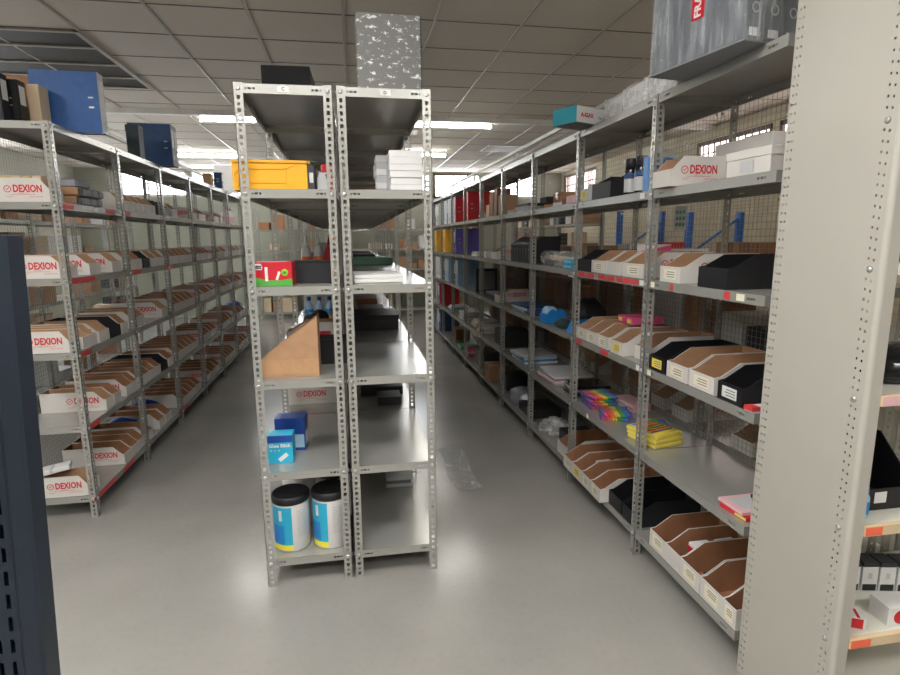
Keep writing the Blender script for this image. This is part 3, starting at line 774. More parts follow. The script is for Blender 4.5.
for k, (x, y, m) in enumerate(((-.255, 3.35, 'orange'), (-.185, 3.38, 'orange'), (-.125, 3.40, 'red'))):
    o = thing('glue_bottle', ['left clear bottle with orange label, middle rack C third shelf', 'right clear bottle with orange label, middle rack C third shelf', 'red glue bottle beside the clear bottles, middle rack C'][k], 'bottle', (x, y, z3), 0, 'glue bottles on middle rack C')
    part('bottle_body', MB().lathe([(.027, 0), (.029, .006), (.029, .12), (.022, .14), (.012, .155), (.011, .165)], 18), 'clear_bottle' if k < 2 else 'red', o)
    part('bottle_label', MB().lathe([(.0296, .055), (.0296, .095)], 18, cap=False), m, o)
    part('nozzle', MB().lathe([(.011, .165), (.009, .178), (.004, .20), (.002, .215)], 12), 'white_plastic' if k < 2 else 'red', o)
    part('cap_ring', MB().lathe([(.0135, .155), (.0135, .168)], 14), 'white_plastic' if k < 2 else 'red', o)
# fourth shelf
z4 = HS[3]+.001
t = thing('cardboard_bin', 'brown cardboard bin with sloping sides and tape on middle rack C', 'storage bin', (-.275, 2.50, z4), -.02)
W = .12; pl = [(-.120, 0), (.121, 0), (.121, .262), (-.120, .080)]
cb = MB(); tt = .004
cb.prism(pl, 'y', -W/2, -W/2+tt); cb.prism(pl, 'y', W/2-tt, W/2); cb.box(-.120, -.116, -W/2+tt, W/2-tt, 0, .08); cb.box(.117, .121, -W/2+tt, W/2-tt, 0, .262); cb.box(-.116, .117, -W/2+tt, W/2-tt, 0, .004)
part('bin_body', cb, 'card_brown', t)
part('packing_tape', MB().box(-.1206, .1216, -W/2-.0012, -W/2-.0004, .012, .075), 'tape', t)
picking_bin(CL, 'C', 0, 4, 2.74, 'black', W=.15, dx=.03)
t = thing('marker_box', 'red and white box of markers behind the brown bin on rack C', 'box', (-.19, 2.90, z4), 0); part('box_body', MB().rbox(-.07, .07, -.05, .05, 0, .10, .002), 'black_plastic', t); part('red_lid', MB().rbox(-.071, .071, -.051, .051, .085, .115, .002), 'red', t)
picking_bin(CL, 'C', 1, 4, 3.33, 'white', W=.15, dx=.03, D=.33)
t = thing('twine_spool', 'pale yellow twine spool standing far back on middle rack C', 'spool', (-.10, 3.475, z4)); part('twine_winding', MB().lathe([(.045, .012), (.048, .03), (.046, .05), (.049, .07), (.046, .09), (.048, .11), (.045, .13)], 20), 'spool', t); part('bottom_flange', MB().lathe([(.052, 0), (.052, .01)], 20), 'card_brown', t); part('top_flange', MB().lathe([(.052, .13), (.052, .14)], 20), 'card_brown', t)
o = link('black_bag', lump_mesh(.19, .22, .13, 'black_plastic', 5), None, (-.23, 3.72, z4)); tag(o, 'black bag standing behind the white bin on middle rack C', 'bag')
for k in range(3):
    o = thing('blue_bottle', ['left', 'middle', 'right'][k]+' blue and white bottle behind black bag on rack C', 'bottle', (-.3+k*.07, 3.98, z4), 0, 'blue bottles on middle rack C'); part('bottle_body', MB().lathe([(.028, 0), (.029, .13), (.012, .155), (.012, .17)], 14), 'pale_blue', o); part('cap', MB().lathe([(.014, .17), (.013, .195)], 12), 'binder_navy', o); part('bottle_label', MB().lathe([(.0296, .04), (.0296, .11)], 14, cap=False), 'sky_blue', o)
# fifth shelf
z5 = HS[4]+.001
t = thing('glue_stick_box', 'light blue box lettered Glue Stick, front of middle rack C fifth shelf', 'box', (-.345, 2.52, z5), -.05)
part('box_body', MB().rbox(-.055, .055, -.04, .04, 0, .132, .002), 'cyan_card', t)
part('top_band', MB().box(-.0552, .0552, -.0407, -.0401, .098, .130), 'deep_blue', t)
lettering('Glue Stick', .022, 'white_paper', t, (-.05, -.0412, .075), FRONT, .0008, .098)
pc = MB(); q = Matrix.Translation((-.005, -.0405, .015)) @ Matrix.Rotation(.9, 4, 'Y'); pc.box(-.009, .009, -.0006, 0, -.002, .045, M=q); part('pictured_glue_stick', pc, 'white_paper', t)
dots = MB()
for k in range(3):
    q = Matrix.Translation((-.04+k*.017, -.0403, .060)) @ Matrix.Rotation(PI/2, 4, 'X'); dots.lathe([(.005, 0), (.001, .0006)], 12, M=q)
part('feature_icons', dots, 'pale_blue', t)
t = thing('glue_stick_box', 'taller dark blue box behind the light blue Glue Stick box', 'box', (-.315, 2.68, z5), -.08)
part('box_body', MB().rbox(-.07, .07, -.05, .05, 0, .158, .002), 'deep_blue', t); part('side_label', MB().box(.0701, .0708, -.035, .03, .02, .085), 'white_paper', t); part('pale_panel', MB().box(.02, .066, -.0508, -.0502, .015, .08), 'pale_blue', t)
part('lid_flap', MB().box(-.069, .069, -.049, .049, .158, .160, M=Matrix.Translation((0, 0, 0))), 'deep_blue', t)
b = picking_bin(CL, 'C', 1, 5, 3.47, 'white', W=.13, dx=.0, D=.31, HF=.10)
lo = link('printed_logo', LOGO, b, (.05, -.066, .014), FRONT)
# lowest shelf: four paint tubs
z6 = HS[5]+.001
for k, (x, y, h, lab) in enumerate(((-.318, 2.50, .262, 'front left white tub with blue and yellow band, middle rack C bottom'), (-.139, 2.495, .270, 'front right white tub with blue and yellow band, middle rack C bottom'), (-.30, 2.73, .29, 'rear left black-lidded tub on the bottom of middle rack C'), (-.128, 2.73, .27, 'rear right black-lidded tub on the bottom of middle rack C'))):
    t = thing('tub', lab, 'tub', (x, y, z6), 0, 'tubs at the bottom of middle rack C')
    R = .081
    part('tub_body', MB().lathe([(R-.004, 0), (R, .006), (R, h-.03), (R-.003, h-.022)], 36), 'white_plastic', t)
    part('lid', MB().lathe([(R-.006, h-.035), (R+.003, h-.035), (R+.006, h-.024), (R+.006, h-.008), (R+.002, h-.004), (R+.001, h), (R-.006, h), (R-.009, h-.006), (.004, h-.006)], 36), 'black_plastic', t)
    if k < 2:
        def arc(z0, z1, a0, a1, rr=R+.0008, n=14):
            m = MB()
            for q in range(n):
                a, b2 = a0+(a1-a0)*q/n, a0+(a1-a0)*(q+1)/n
                m.quad((rr*math.cos(a), rr*math.sin(a), z0), (rr*math.cos(b2), rr*math.sin(b2), z0), (rr*math.cos(b2), rr*math.sin(b2), z1), (rr*math.cos(a), rr*math.sin(a), z1)); m.smooth.add(len(m.f)-1)
            return m
        a1 = -PI/2+.12 if k == 0 else -PI/2-.15
        part('blue_band', arc(.035, h-.045, -PI-.5, a1), 'cyan_card', t); part('yellow_band', arc(.010, .036, -PI-.5, a1), 'lemon', t)
        part('deep_blue_patch', arc(.04, .13, -PI+.1, a1-.45, R+.0012), 'sky_blue', t)
        tx = MB()
        for q in range(11):
            a = a1+.28; z = h-.07-q*.012
            m2 = arc(z, z+.0035, a, a+.62, R+.0012, 6); i = len(tx.v); tx.v += m2.v; tx.f += [tuple(i+v for v in f) for f in m2.f]; tx.m += m2.m
        part('small_print', tx, 'light_grey', t)
        lg = arc(h-.11, h-.06, a1-.75, a1-.55, R+.0012, 6); part('white_mark', lg, 'white_paper', t)

# ------------------------------------------------------------------ middle rack, right half (D)
t = thing('box_file', 'tall grey speckled box file on top of middle rack D', 'binder', (.178, 2.53, HS[0]+.001), .03)
part('cover', MB().rbox(-.122, .145, -.038, .038, 0, .318, .004), 'speckled', t); part('spine', MB().box(-.1245, -.1225, -.034, .036, .006, .312), 'speckled', t); part('edge_binding', MB().box(.1452, .147, -.038, .038, 0, .318), 'charcoal', t)
for k in range(6):
    o = link('white_booklet_pack', MB().rbox(-.07, .07, -.10, .10, 0, .0275, .002).mesh('white_booklet_pack', ['white_paper']), None, (.247+RNG.uniform(-.003, .003), 2.56+RNG.uniform(-.004, .004), HS[1]+.001+k*.0283), (0, 0, RNG.uniform(-.03, .03)))
    tag(o, 'white paper pack in front stack on rack D, %s' % ('at the bottom', 'second from bottom', 'third from bottom', 'fourth from bottom', 'fifth from bottom', 'topmost')[k], 'paper pack', 'white paper packs on middle rack D')
for k in range(6):
    o = link('white_booklet_pack', MB().rbox(-.06, .06, -.09, .09, 0, .030, .002).mesh('white_booklet_pack', ['white_paper' if k % 2 else 'light_grey']), None, (.19+RNG.uniform(-.004, .004), 2.80+RNG.uniform(-.004, .004), HS[1]+.001+k*.0308), (0, 0, RNG.uniform(-.03, .03)))
    tag(o, 'white paper pack in rear stack on rack D, %s' % ('at the bottom', 'second from bottom', 'third from bottom', 'fourth from bottom', 'fifth from bottom', 'topmost')[k], 'paper pack', 'white paper packs on middle rack D')
flat_stack('paper_ream', 'white paper ream at the front of middle rack D third shelf', 'paper', .215, .30, ['white_paper', 'white_paper'], [.018, .016], (.115, 2.62, z3), 0, 'paper reams on rack D', .002)
flat_stack('grey_folder', 'dark grey flat folder behind white reams on rack D', 'folder', .22, .3, ['grey_board'], [.012], (.13, 3.02, z3))
flat_stack('cutting_mat', 'green flat cutting mat on middle rack D third shelf', 'mat', .30, .42, ['mat_green'], [.05], (.165, 4.5, z3), 0, None, 0)
for k, y in enumerate((5.3, 6.0, 6.7)):
    carton('flat_carton', '%s dark flat carton along middle rack D third shelf' % ORD[k+1], 'box', .2, .3, .05, 'charcoal' if k % 2 == 0 else 'light_grey', (.12, y, z3), 0, False, 'dark flat cartons on rack D')
carton('black_tray', 'wide dark tray on middle rack D fourth shelf, second bay', 'tray', .285, .36, .095, 'charcoal', (.150, 3.80, z4), 0, False, lid='black_plastic')
flat_stack('grey_pad', 'pale grey pad on the fourth shelf of rack D', 'paper', .2, .26, ['light_grey', 'grey_board'], [.02, .03], (.15, 4.55, z4), 0, 'grey pads on rack D')
carton('red_carton', 'dark red flat carton far along rack D fourth shelf', 'box', .2, .3, .06, 'wood', (.12, 5.2, z4), 0, False)
carton('black_tray', 'upper dark tray on rack D fifth shelf, set back', 'tray', .27, .22, .055, 'black_plastic', (.165, 3.62, z5), 0, False)
carton('black_tray', 'small dark tray in front on rack D fifth shelf', 'tray', .14, .16, .05, 'black_plastic', (.20, 3.36, z5), 0, False)
flat_stack('grey_pad', 'grey paper pad on the lowest shelf of rack D', 'paper', .15, .2, ['light_grey', 'grey_board', 'light_grey'], [.02, .022, .02], (.225, 3.10, z6), 0, 'grey paper pads on rack D', .004)
carton('black_box', 'black box deep on the lowest shelf of rack D', 'box', .22, .3, .12, 'black_plastic', (.12, 3.9, z6), 0, False)
# farther goods on C and D
far_mats = ['card_brown', 'charcoal', 'grey_board', 'light_grey', 'black_plastic', 'card_deep', 'wood', 'binder_navy']
for row, xc in ((CL, -.23), ('middle rack D', .155)):
    for bay in range(2, 8):
        for lev in (2, 3, 4, 5, 6):
            if row != CL and lev in (3, 4) and bay < 6: continue
            if RNG.random() < .35: continue
            y = YC[bay]+RNG.uniform(.25, .55); w, d, h = RNG.uniform(.16, .28), RNG.uniform(.18, .3), RNG.uniform(.05, .2)
            i = RNG.randrange(len(far_mats)); cn = ['brown cardboard', 'charcoal', 'grey', 'pale grey', 'black', 'dark brown', 'reddish brown', 'navy'][i]
            o = carton('stock_carton', None, None, w, d, h, far_mats[i], (xc+RNG.uniform(-.03, .03), y, HS[lev-1]+.001), RNG.uniform(-.1, .1), far_mats[i].startswith('card'))
            reg(o, cn+' stock box', 'box', row, bay, lev, y, 'stock boxes on the '+row)

# ------------------------------------------------------------------ right rack
RR = 'right rack'
def rb_(bay, lev, y, kind='white', W=.145, **k): return picking_bin(RR, 'R', bay, lev, y, kind, W, **k)
# top of right rack
zt = HS[0]+.001
t = thing('wrapped_binder_bundle', 'large bundle of grey binders in stretch film on right rack top', 'bundle', (1.222, 1.665, zt), .18)
# local: x away from the aisle, y along the rack
part('cardboard_base', MB().box(0, .40, 0, .43, 0, .006), 'grey_board', t)
for k in range(5):
    p = part('bundled_binder', MB().rbox(.003+k*.079, .079+k*.079, .004, .424, .007, .345, .004), 'bundle_grey', t)
    part('spine_label', MB().box(.012+k*.079, .070+k*.079, .0022, .0032, .18, .30), 'white_paper', p)
    part('title_label', MB().box(.020+k*.079, .062+k*.079, .0022, .0032, .018, .042), 'white_paper', p)
    q = Matrix.Translation((.041+k*.079, .0035, .10)) @ Matrix.Rotation(PI/2, 4, 'X')
    part('finger_ring', MB().lathe([(.014, 0), (.017, .002), (.014, .003), (.011, .002)], 18, M=q, cap=False), 'zinc', p)
part('stretch_film', MB().rbox(-.003, .403, -.003, .432, .001, .352, .008), 'stretch_film', t)
st = part('fragile_sticker', MB().box(-.0046, -.0036, .17, .225, .125, .29), 'red', t); st['label'] = 'red fragile sticker'
lettering('FRAGILE', .04, 'white_paper', st, (-.0052, .183, .132), (0, -PI/2, 0), .0012, .15)
# white plastic-wrapped packs along the aisle edge
for k, (y, dx) in enumerate(((2.33, .03), (2.575, .03), (2.815, .05))):
    t = thing('wrapped_pack', 'white pack in clear plastic on right rack top, %s from front' % ORD[k+1], 'pack', (RX0+dx, y, zt), 0, 'white plastic-wrapped packs on right rack top')
    part('pack_body', MB().rbox(0, .3, -.11, .11, 0, .105+.01*(k == 0), .012), 'white_paper', t); part('plastic_wrap', link_w := MB().rbox(-.006, .306, -.117, .117, 0, .118+.01*(k == 0), .02), 'wrap_white', t)
    if k == 0: part('green_end_label', MB().box(.01, .22, -.1205, -.1195, .03, .085), 'lime', t)
t = thing('teal_box', 'long teal and white box overhanging the right rack top', 'box', (1.152, 2.972, zt+.0015), .44)
part('box_body', MB().rbox(0, .46, -.085, .085, 0, .082, .002), 'white_paper', t); part('teal_side', MB().box(-.0012, -.0002, -.085, .085, .0, .082), 'teal', t); part('teal_underside', MB().box(0, .46, -.084, .084, -.0008, .0003), 'grey_board', t)
lettering('A-IGAX', .03, 'red_print', t, (.03, -.0862, .028), FRONT, .0012, .10); lettering('Fax consumables', .018, 'pen_grey', t, (.17, -.0862, .028), FRONT, .0002, .15)
# second shelf
z2 = HS[1]+.001
b = rb_(0, 2, 2.195, logo=False, W=.13, dx=-.035, D=.25, SL=.06, desc='white cardboard bin with red print')
link('printed_logo', LOGO, b, (.048, -.0658, .018), FRONT, (.92, .92, .92))
t = thing('large_white_carton', 'large pale carton with an arched handle hole, behind bin on right rack', 'box', (1.685, 2.10, z2), 0)
part('carton_body', MB().rbox(-.11, .0, -.16, .18, 0, .185, .003), 'card_white', t)
hb = MB(); n = 14
hb.face([(-.1112, -.06+.0, .05)]+[(-.1112, -.06*math.cos(PI*k/n), .05+.06*math.sin(PI*k/n)) for k in range(n+1)]); part('handle_hole', hb, 'wood', t)
part('top_flap', MB().box(-.11, .0, -.15, -.0, .186, .188), 'card_brown', t)
t = thing('white_carton', 'long white carton tilted on the second shelf, beside tall panel', 'box', (1.33, 1.745, z2), .06); part('carton_body', MB().rbox(0, .34, -.10, .10, 0, .075, .003), 'card_white', t); part('lid', MB().rbox(-.003, .343, -.103, .103, .055, .085, .003), 'card_white', t); part('stamp', MB().box(-.0036, -.003, -.03, .03, .01, .05), 'light_grey', t)
rb_(1, 2, 3.06, W=.10, note='sticker_yellow', SL=.12); rb_(1, 2, 2.84, 'black', W=.22, H=.125, HF=.08)
rb_(1, 2, 2.982, 'grey', W=.046, HF=.085, H=.10)
for k, y in enumerate((2.60, 2.50)):
    o = thing('spray_can', 'black spray can with black cap, %s of two on right rack' % ('farther', 'nearer')[k], 'spray can', (RX0+.05, y, z2), 0, 'spray cans on right rack')
    part('can_body', MB().lathe([(.030, 0), (.033, .004), (.033, .115), (.028, .13)], 20), 'black_gloss', o); part('cap', MB().lathe([(.029, .118), (.029, .165), (.026, .17)], 20), 'black_plastic', o)
    part('white_label', MB().lathe([(.0335, .012), (.0335, .075)], 20, cap=False), 'light_grey', o); part('blue_emblem', MB().lathe([(.0338, .08), (.0338, .10)], 20, cap=False), 'binder_navy', o)
    p2 = thing('yellow_tube', 'slim yellow tube behind the %s spray can' % ('farther', 'nearer')[k], 'tube', (RX0+.115, y-.02, z2), 0, 'yellow tubes behind spray cans'); part('tube_body', MB().lathe([(.022, 0), (.022, .11), (.018, .115)], 14), 'sticker_yellow', p2); part('cap', MB().lathe([(.018, .1155), (.018, .14)], 14), 'black_plastic', p2)
for k, (x, y) in enumerate(((.03, 2.41), (.04, 2.352), (.12, 2.40))):
    o = thing('blue_packet', 'upright blue and clear plastic packet, %s, second shelf beside post' % ('farther front', 'nearer front', 'rear')[k], 'packet', (RX0+x, y, z2), .1*k+1.57*(k == 2), 'blue packets on right rack'); part('packet_body', MB().rbox(-.012, .012, -.020, .020, 0, .15, .005), 'sky_blue', o); part('clear_sleeve', MB().rbox(-.015, .015, -.026, .026, 0, .185, .006), 'soft_film', o)
# third shelf
z3 = HS[2]+.001
rb_(0, 3, 2.145, W=.15, logo=True, note='sticker_cream'); rb_(0, 3, 1.865, 'black', W=.17, H=.12, HF=.075)
for y, k, n, W in ((3.03, 'black', None, .17), (2.84, 'white', 'sticker_cream', .17), (2.66, 'white', None, .13), (2.46, 'white', 'sticker_cream', .19)): rb_(1, 3, y, k, W=W, note=n, logo=(k == 'white'))
t = thing('pink_sheet', 'bright pink and white sheet standing in bins on third shelf', 'paper', (RX0+.13, 2.655, z3+.006), .1); part('sheet', MB().box(0, .2, -.001, .001, .0, .145), 'white_paper', t); part('pink_panel', MB().prism([(0, .07), (0, .11), (.2, .14), (.2, .11)], 'y', -.0018, -.0011), 'pink', t)
# fourth shelf
z4 = HS[3]+.001
for y, W, n, k in ((3.04, .135, 'sticker_cream', 'white'), (2.90, .135, 'sticker_cream', 'white'), (2.755, .135, 'sticker_cream', 'white'), (2.59, .13, 'sticker_yellow', 'white'), (2.43, .13, None, 'white')): rb_(1, 4, y, k, W=W, note=n, dx=.05 if y < 2.5 else 0, logo=(y < 2.6))
for k, y in enumerate((2.84, 2.74)):
    o = thing('pink_packet', 'bright pink packet lying in bins on fourth shelf, %s' % ('farther', 'nearer')[k], 'packet', (RX0+.24, y, z4+.1225), 0); part('packet_body', MB().rbox(-.09, .09, -.03, .03, 0, .04, .004), 'pink', o); part('packet_label', MB().box(-.092, -.0905, -.02, .02, .01, .03), 'sticker_yellow', o)
o = link('blue_cloth', lump_mesh(.10, .09, .06, 'binder_navy', 8), None, (RX0+.16, 2.59, z4+.0045)); tag(o, 'crumpled dark blue cloth in yellow-labelled bin, fourth shelf', 'cloth')
rb_(0, 4, 2.205, 'black', W=.13, note='sticker_yellow'); rb_(0, 4, 2.05, W=.15, note='sticker_cream', logo=True); rb_(0, 4, 1.885, W=.155, note='sticker_cream'); rb_(0, 4, 1.72, 'black', W=.13, note='white_paper')
t = thing('marker_packet', 'small red and white packet near panel on fourth shelf edge', 'packet', (RX0+.05, 1.612, z4), 0); part('packet_body', MB().rbox(-.05, .07, -.02, .02, 0, .018, .002), 'white_paper', t); part('red_stripe', MB().box(-.051, -.02, -.0205, .0205, .004, .0185), 'sticker_red', t)
# fifth shelf
z5 = HS[4]+.001
def marker_pack(x, y, z, rz, lab, n=12, L=.17):
    """flat wallet of felt pens lying side by side; pens point along local x"""
    t = thing('felt_pen_pack', lab, 'pens', (x, y, z), rz, 'packs of coloured felt pens')
    w = n*.0135
    part('clear_wallet', MB().box(-L/2-.012, L/2+.012, -w/2-.006, w/2+.006, -.0002, .0006).box(-L/2-.012, L/2+.012, -w/2-.006, w/2+.006, .0155, .0163), 'clear_wallet', t)
    for k in range(n):
        yy = -w/2+.00675+k*.0135; mi = 'marker%d' % ([5, 4, 4, 3, 3, 2, 2, 1, 7, 0, 6, 5][k % 12])
        p = part('pen', MB().cyl((-L/2, yy, .0078), (L/2-.042, yy, .0078), .0062, 8), mi, t)
        part('pen_cap', MB().cyl((L/2-.041, yy, .0078), (L/2-.002, yy, .0078), .0068, 8), mi, p)
i = 0
for (x, y, z, r, lab) in ((.13, 3.035, 0, 1.5, 'bottom pack of the tall rainbow pen pile, fifth shelf'), (.135, 3.03, .019, 1.6, 'second pack of the tall rainbow pen pile, fifth shelf'), (.125, 3.035, .038, 1.45, 'third pack of the tall rainbow pen pile, fifth shelf'), (.13, 3.03, .057, 1.62, 'topmost pack of the tall rainbow pen pile, fifth shelf'),
                          (.12, 2.81, 0, 1.2, 'lower pack of the middle rainbow pen pile, fifth shelf'), (.13, 2.815, .019, 1.3, 'upper pack of the middle rainbow pen pile, fifth shelf'),
                          (.25, 2.62, 0, 1.3, 'single rainbow pen pack between pen piles and yellow packs')):
    marker_pack(RX0+x, y, z5+z, r, lab)
for k in range(3):
    t = thing('yellow_pen_pack', 'yellow-edged pack of coloured pens by the post, %s' % ('bottom', 'middle', 'topmost')[k], 'pens', (RX0+.145, 2.42+.006*k, z5+k*.021), .2+.05*k, 'yellow pen packs on fifth shelf')
    part('yellow_tray', MB().rbox(-.085, .085, -.10, .10, 0, .018, .004), 'sticker_yellow', t)
    for j in range(7): part('pen', MB().cyl((-.07, -.075+j*.025, .0215), (.07, -.075+j*.025, .0215), .0035, 6), 'marker%d' % ((j*3+k) % 8), t) if k == 2 else None
for k in range(2):
    t = thing('clear_pen_wallet', 'pale pink wallet behind the rainbow pens, %s' % ('lower', 'upper')[k], 'pack', (RX0+.30, 2.95, z5+k*.024), .1, 'pale pink wallets on fifth shelf'); part('wallet_body', MB().rbox(-.06, .06, -.11, .11, 0, .023, .008), 'pale_pink', t); part('wallet_label', MB().box(-.0612, -.0602, -.06, .06, .006, .018), 'white_paper', t)
for k in range(2):
    t = thing('drawing_book', 'pink and white book near the tall panel, fifth shelf, %s' % ('lower', 'upper')[k], 'book', (RX0+.10, 1.685+.01*k, z5+k*.0145), .12-.1*k, 'books on right rack fifth shelf'); part('cover', MB().rbox(-.075, .075, -.065, .065, 0, .013, .002), 'pale_pink' if k else 'red', t); part('title_panel', MB().box(-.05, .05, -.045, .045, .0132, .0138), 'light_grey', t) if k else part('yellow_block', MB().box(-.0758, -.0752, -.06, -.01, .002, .011), 'sticker_yellow', t)
t = thing('black_pen_case', 'slim black pen case lying on the pink and white book', 'case', (RX0+.13, 1.68, z5+.0305), 1.2); part('case_body', MB().rbox(-.05, .05, -.012, .012, 0, .012, .004), 'black_plastic', t); part('case_clip', MB().box(-.02, .02, -.004, .004, .0121, .0135), 'zinc', t)
# lowest shelf
z6 = HS[5]+.001
for y, W, n in ((2.115, .13, 'sticker_cream'), (1.995, .11, None), (1.87, .135, 'sticker_cream'), (1.73, .135, 'sticker_cream')): rb_(0, 6, y, 'deep', W=W, note=n, H=.135, HF=.08)
rb_(0, 6, 1.622, 'deep', W=.075, note='sticker_cream', H=.13, HF=.08)
for y, W, k, n, lg in ((3.06, .13, 'deep', 'sticker_cream', True), (2.92, .13, 'deep', 'sticker_yellow', True), (2.79, .12, 'deep', 'sticker_cream', True), (2.665, .12, 'deep', 'sticker_cream', True), (2.53, .14, 'black', None, False), (2.385, .13, 'black', None, False)): rb_(1, 6, y, k, W=W, note=n, logo=lg, H=.125, HF=.075, dx=-.05 if k == 'deep' else .0)
for k, (y, dx) in enumerate(((1.995, .14), (1.995, .26), (2.92, .13), (2.92, .25))):
    o = thing('tissue_packet', 'red and white packet in bin, lowest right rack shelf, %s' % ('second bin front', 'second bin rear', 'paper bin front', 'paper bin rear')[k], 'packet', (RX0+dx, y, z6+.02), .3*k); o.rotation_euler = (0, 0, .05*k); part('packet_body', MB().rbox(-.045, .045, -.026, .026, -.014, .075, .006), 'white_paper', o); part('red_stripe', MB().box(-.0455, -.005, -.0265, .0265, .02, .06), 'red', o)
for k in range(5):
    o = thing('marker_pen', '%s pen in the third bin of right rack lowest shelf' % ('black', 'red', 'dark', 'grey', 'scarlet')[k], 'pen', (RX0+.10+.025*k, 1.87+.02*((k % 3)-1), z6+.012+.006*k), 0); part('pen_body', MB().cyl((-.06, 0, 0), (.03, .01, .004), .008, 8), ['black_plastic', 'red', 'charcoal', 'pen_grey', 'red'][k], o); part('pen_cap', MB().cyl((.031, .01, .004), (.06, .014, .005), .009, 8), 'black_plastic', o)

# second (post) .. bay 2
t = thing('bubble_wrap_roll', 'long roll of clear bubble wrap lying on third shelf, third bay', 'roll', (RX0+.05, 3.62, z3), 0); part('wrap_body', MB().cyl((.02, -.26, .05), (.06, .32, .05), .05, 16), 'wrap_white', t); part('cardboard_core', MB().cyl((.02, -.265, .05), (.06, .325, .05), .018, 12), 'cream_card', t)
for k in range(2):
    t = thing('teal_card_pack', 'small teal pack by the black bin on third shelf, %s' % ('lower', 'upper')[k], 'pack', (RX0+.05, 3.26, z3+k*.030), .05*k, 'teal packs on right rack'); part('pack_body', MB().rbox(-.05, .05, -.075, .075, 0, .029, .003), 'cyan_card', t); part('pack_label', MB().box(-.0512, -.0502, -.05, .05, .008, .02), 'pale_blue', t)
for k, (x, y, m, h, lab) in enumerate(((.06, 3.30, 'pale_pink', .05, 'pale pink small box'), (.08, 3.42, 'wood', .04, 'reddish brown small box'), (.07, 3.55, 'white_paper', .025, 'white small pack'), (.2, 3.36, 'wood', .07, 'dark red small box'), (.14, 3.80, 'card_brown', .03, 'flat brown board'))):
    o = carton('small_box', None, None, .13, .10 if k < 4 else .22, h, m, (RX0+x+.02, y, z2), .1*k, False); reg(o, lab, 'box', RR, 2, 2, y)
t = thing('blue_tape_gun', 'bright blue tape dispenser on fourth shelf, third bay of right rack', 'dispenser', (RX0+.08, 3.70, z4), .3); part('dispenser_body', MB().prism([(-.08, 0), (.08, 0), (.085, .05), (.05, .095), (.0, .08), (-.04, .10), (-.085, .06)], 'y', -.05, .05), 'sky_blue', t, bevel=.006); part('tape_roll', MB().cyl((-.035, -.03, .075), (-.035, .03, .075), .042, 18), 'pale_blue', t)
o = link('black_bag', lump_mesh(.22, .20, .19, 'black_plastic', 12, .25), None, (RX0+.23, 3.44, z4)); tag(o, 'heap of black cloth bag on fourth shelf, third bay of right rack', 'bag')
t = thing('blue_tray', 'bright blue tray under the black bag by the post', 'tray', (RX0+.10, 3.225, z4), .1); part('tray_body', MB().prism([(-.085, 0), (.10, 0), (.10, .07), (-.05, .07)], 'y', -.07, .07), 'sky_blue', t, bevel=.004); part('tray_rim', MB().rbox(-.055, .105, -.075, .075, .07, .078, .004), 'sky_blue', t)
o = link('dark_green_bag', lump_mesh(.10, .16, .06, 'binder_teal', 15, .25), None, (RX0+.06, 3.46, z4)); tag(o, 'small dark green bag in front of the black bag', 'bag')
def pile(bay, lev, y, mats, desc, x=.16, w=.24, d=.26, h=.016, n=None, rz=0, name='document_wallet', cat='document wallet'):
    z = HS[lev-1]+.001
    for k, m in enumerate(mats):
        o = link(name, MB().rbox(-w/2, w/2, -d/2, d/2, 0, h, .004).mesh(name, [m]), None, (RX0+x+RNG.uniform(-.012, .012), y+RNG.uniform(-.012, .012), z), (0, 0, rz+RNG.uniform(-.08, .08))); z += h+.0008
        nm = ('bottom of pile' if k == 0 else 'top of pile' if k == len(mats)-1 else '%s in pile' % ORD[k+1]) if len(mats) > 1 else 'lying flat'
        tag(o, '%s, %s, %s bay, %s shelf of right rack' % (desc, nm, BAYN[bay], LEVN[lev]), cat, 'flat packs on right rack')
pile(2, 5, 3.66, ['light_grey', 'pale_pink', 'silver_pack', 'light_grey'], 'plastic wallet pack', d=.34, w=.28)
pile(2, 5, 3.28, ['charcoal', 'black_gloss', 'silver_pack', 'black_gloss'], 'dark glossy wallet pack', d=.2, h=.018)
pile(3, 5, 4.34, ['white_paper', 'sky_blue', 'white_paper', 'light_grey'], 'clear wallet pack', d=.34, w=.28)
pile(3, 4, 4.4, ['pale_blue', 'white_paper', 'binder_navy'], 'flat blue folder pack', d=.36)
pile(3, 4, 4.12, ['charcoal', 'deep_blue'], 'dark blue folder pack', d=.2)
pile(3, 2, 4.31, ['white_paper', 'light_grey', 'charcoal'], 'flat envelope pack', d=.26, h=.02, w=.17, x=.11)
pile(3, 2, 4.62, ['white_paper', 'cream_card'], 'flat board pack', d=.2)
o = carton('black_box', None, None, .11, .16, .12, 'black_plastic', (RX0+.29, 4.4, z2), 0, False); reg(o, 'black box with white label', 'box', RR, 3, 2, 4.4)
o = carton('cardboard_carton', None, None, .12, .14, .13, 'card_brown', (RX0+.28, 4.06, z2), 0); reg(o, 'brown cardboard carton', 'box', RR, 3, 2, 4.18)
for k in range(7):
    t = thing('magazine_file', 'black magazine file, %s from front, fourth bay, third shelf of right rack' % ORD[k+1], 'file box', (RX0+.03, 4.12+k*.075, z3), 0, 'black magazine files on right rack')
    part('file_body', MB().prism([(0, 0), (.24, 0), (.24, .2), (.10, .2), (0, .14)], 'y', -.034, .034), 'black_plastic', t); part('finger_hole', MB().box(-.001, -.0002, -.01, .01, .09, .11), 'pen_grey', t)
pile(3, 3, 4.72, ['light_grey'], 'thin grey pad', d=.12)
o = link('plastic_bag', lump_mesh(.22, .26, .10, 'wrap_white', 21, .25), None, (RX0+.12, 3.72, z6)); reg(o, 'clear crumpled plastic bag', 'bag', RR, 2, 6, 3.72)
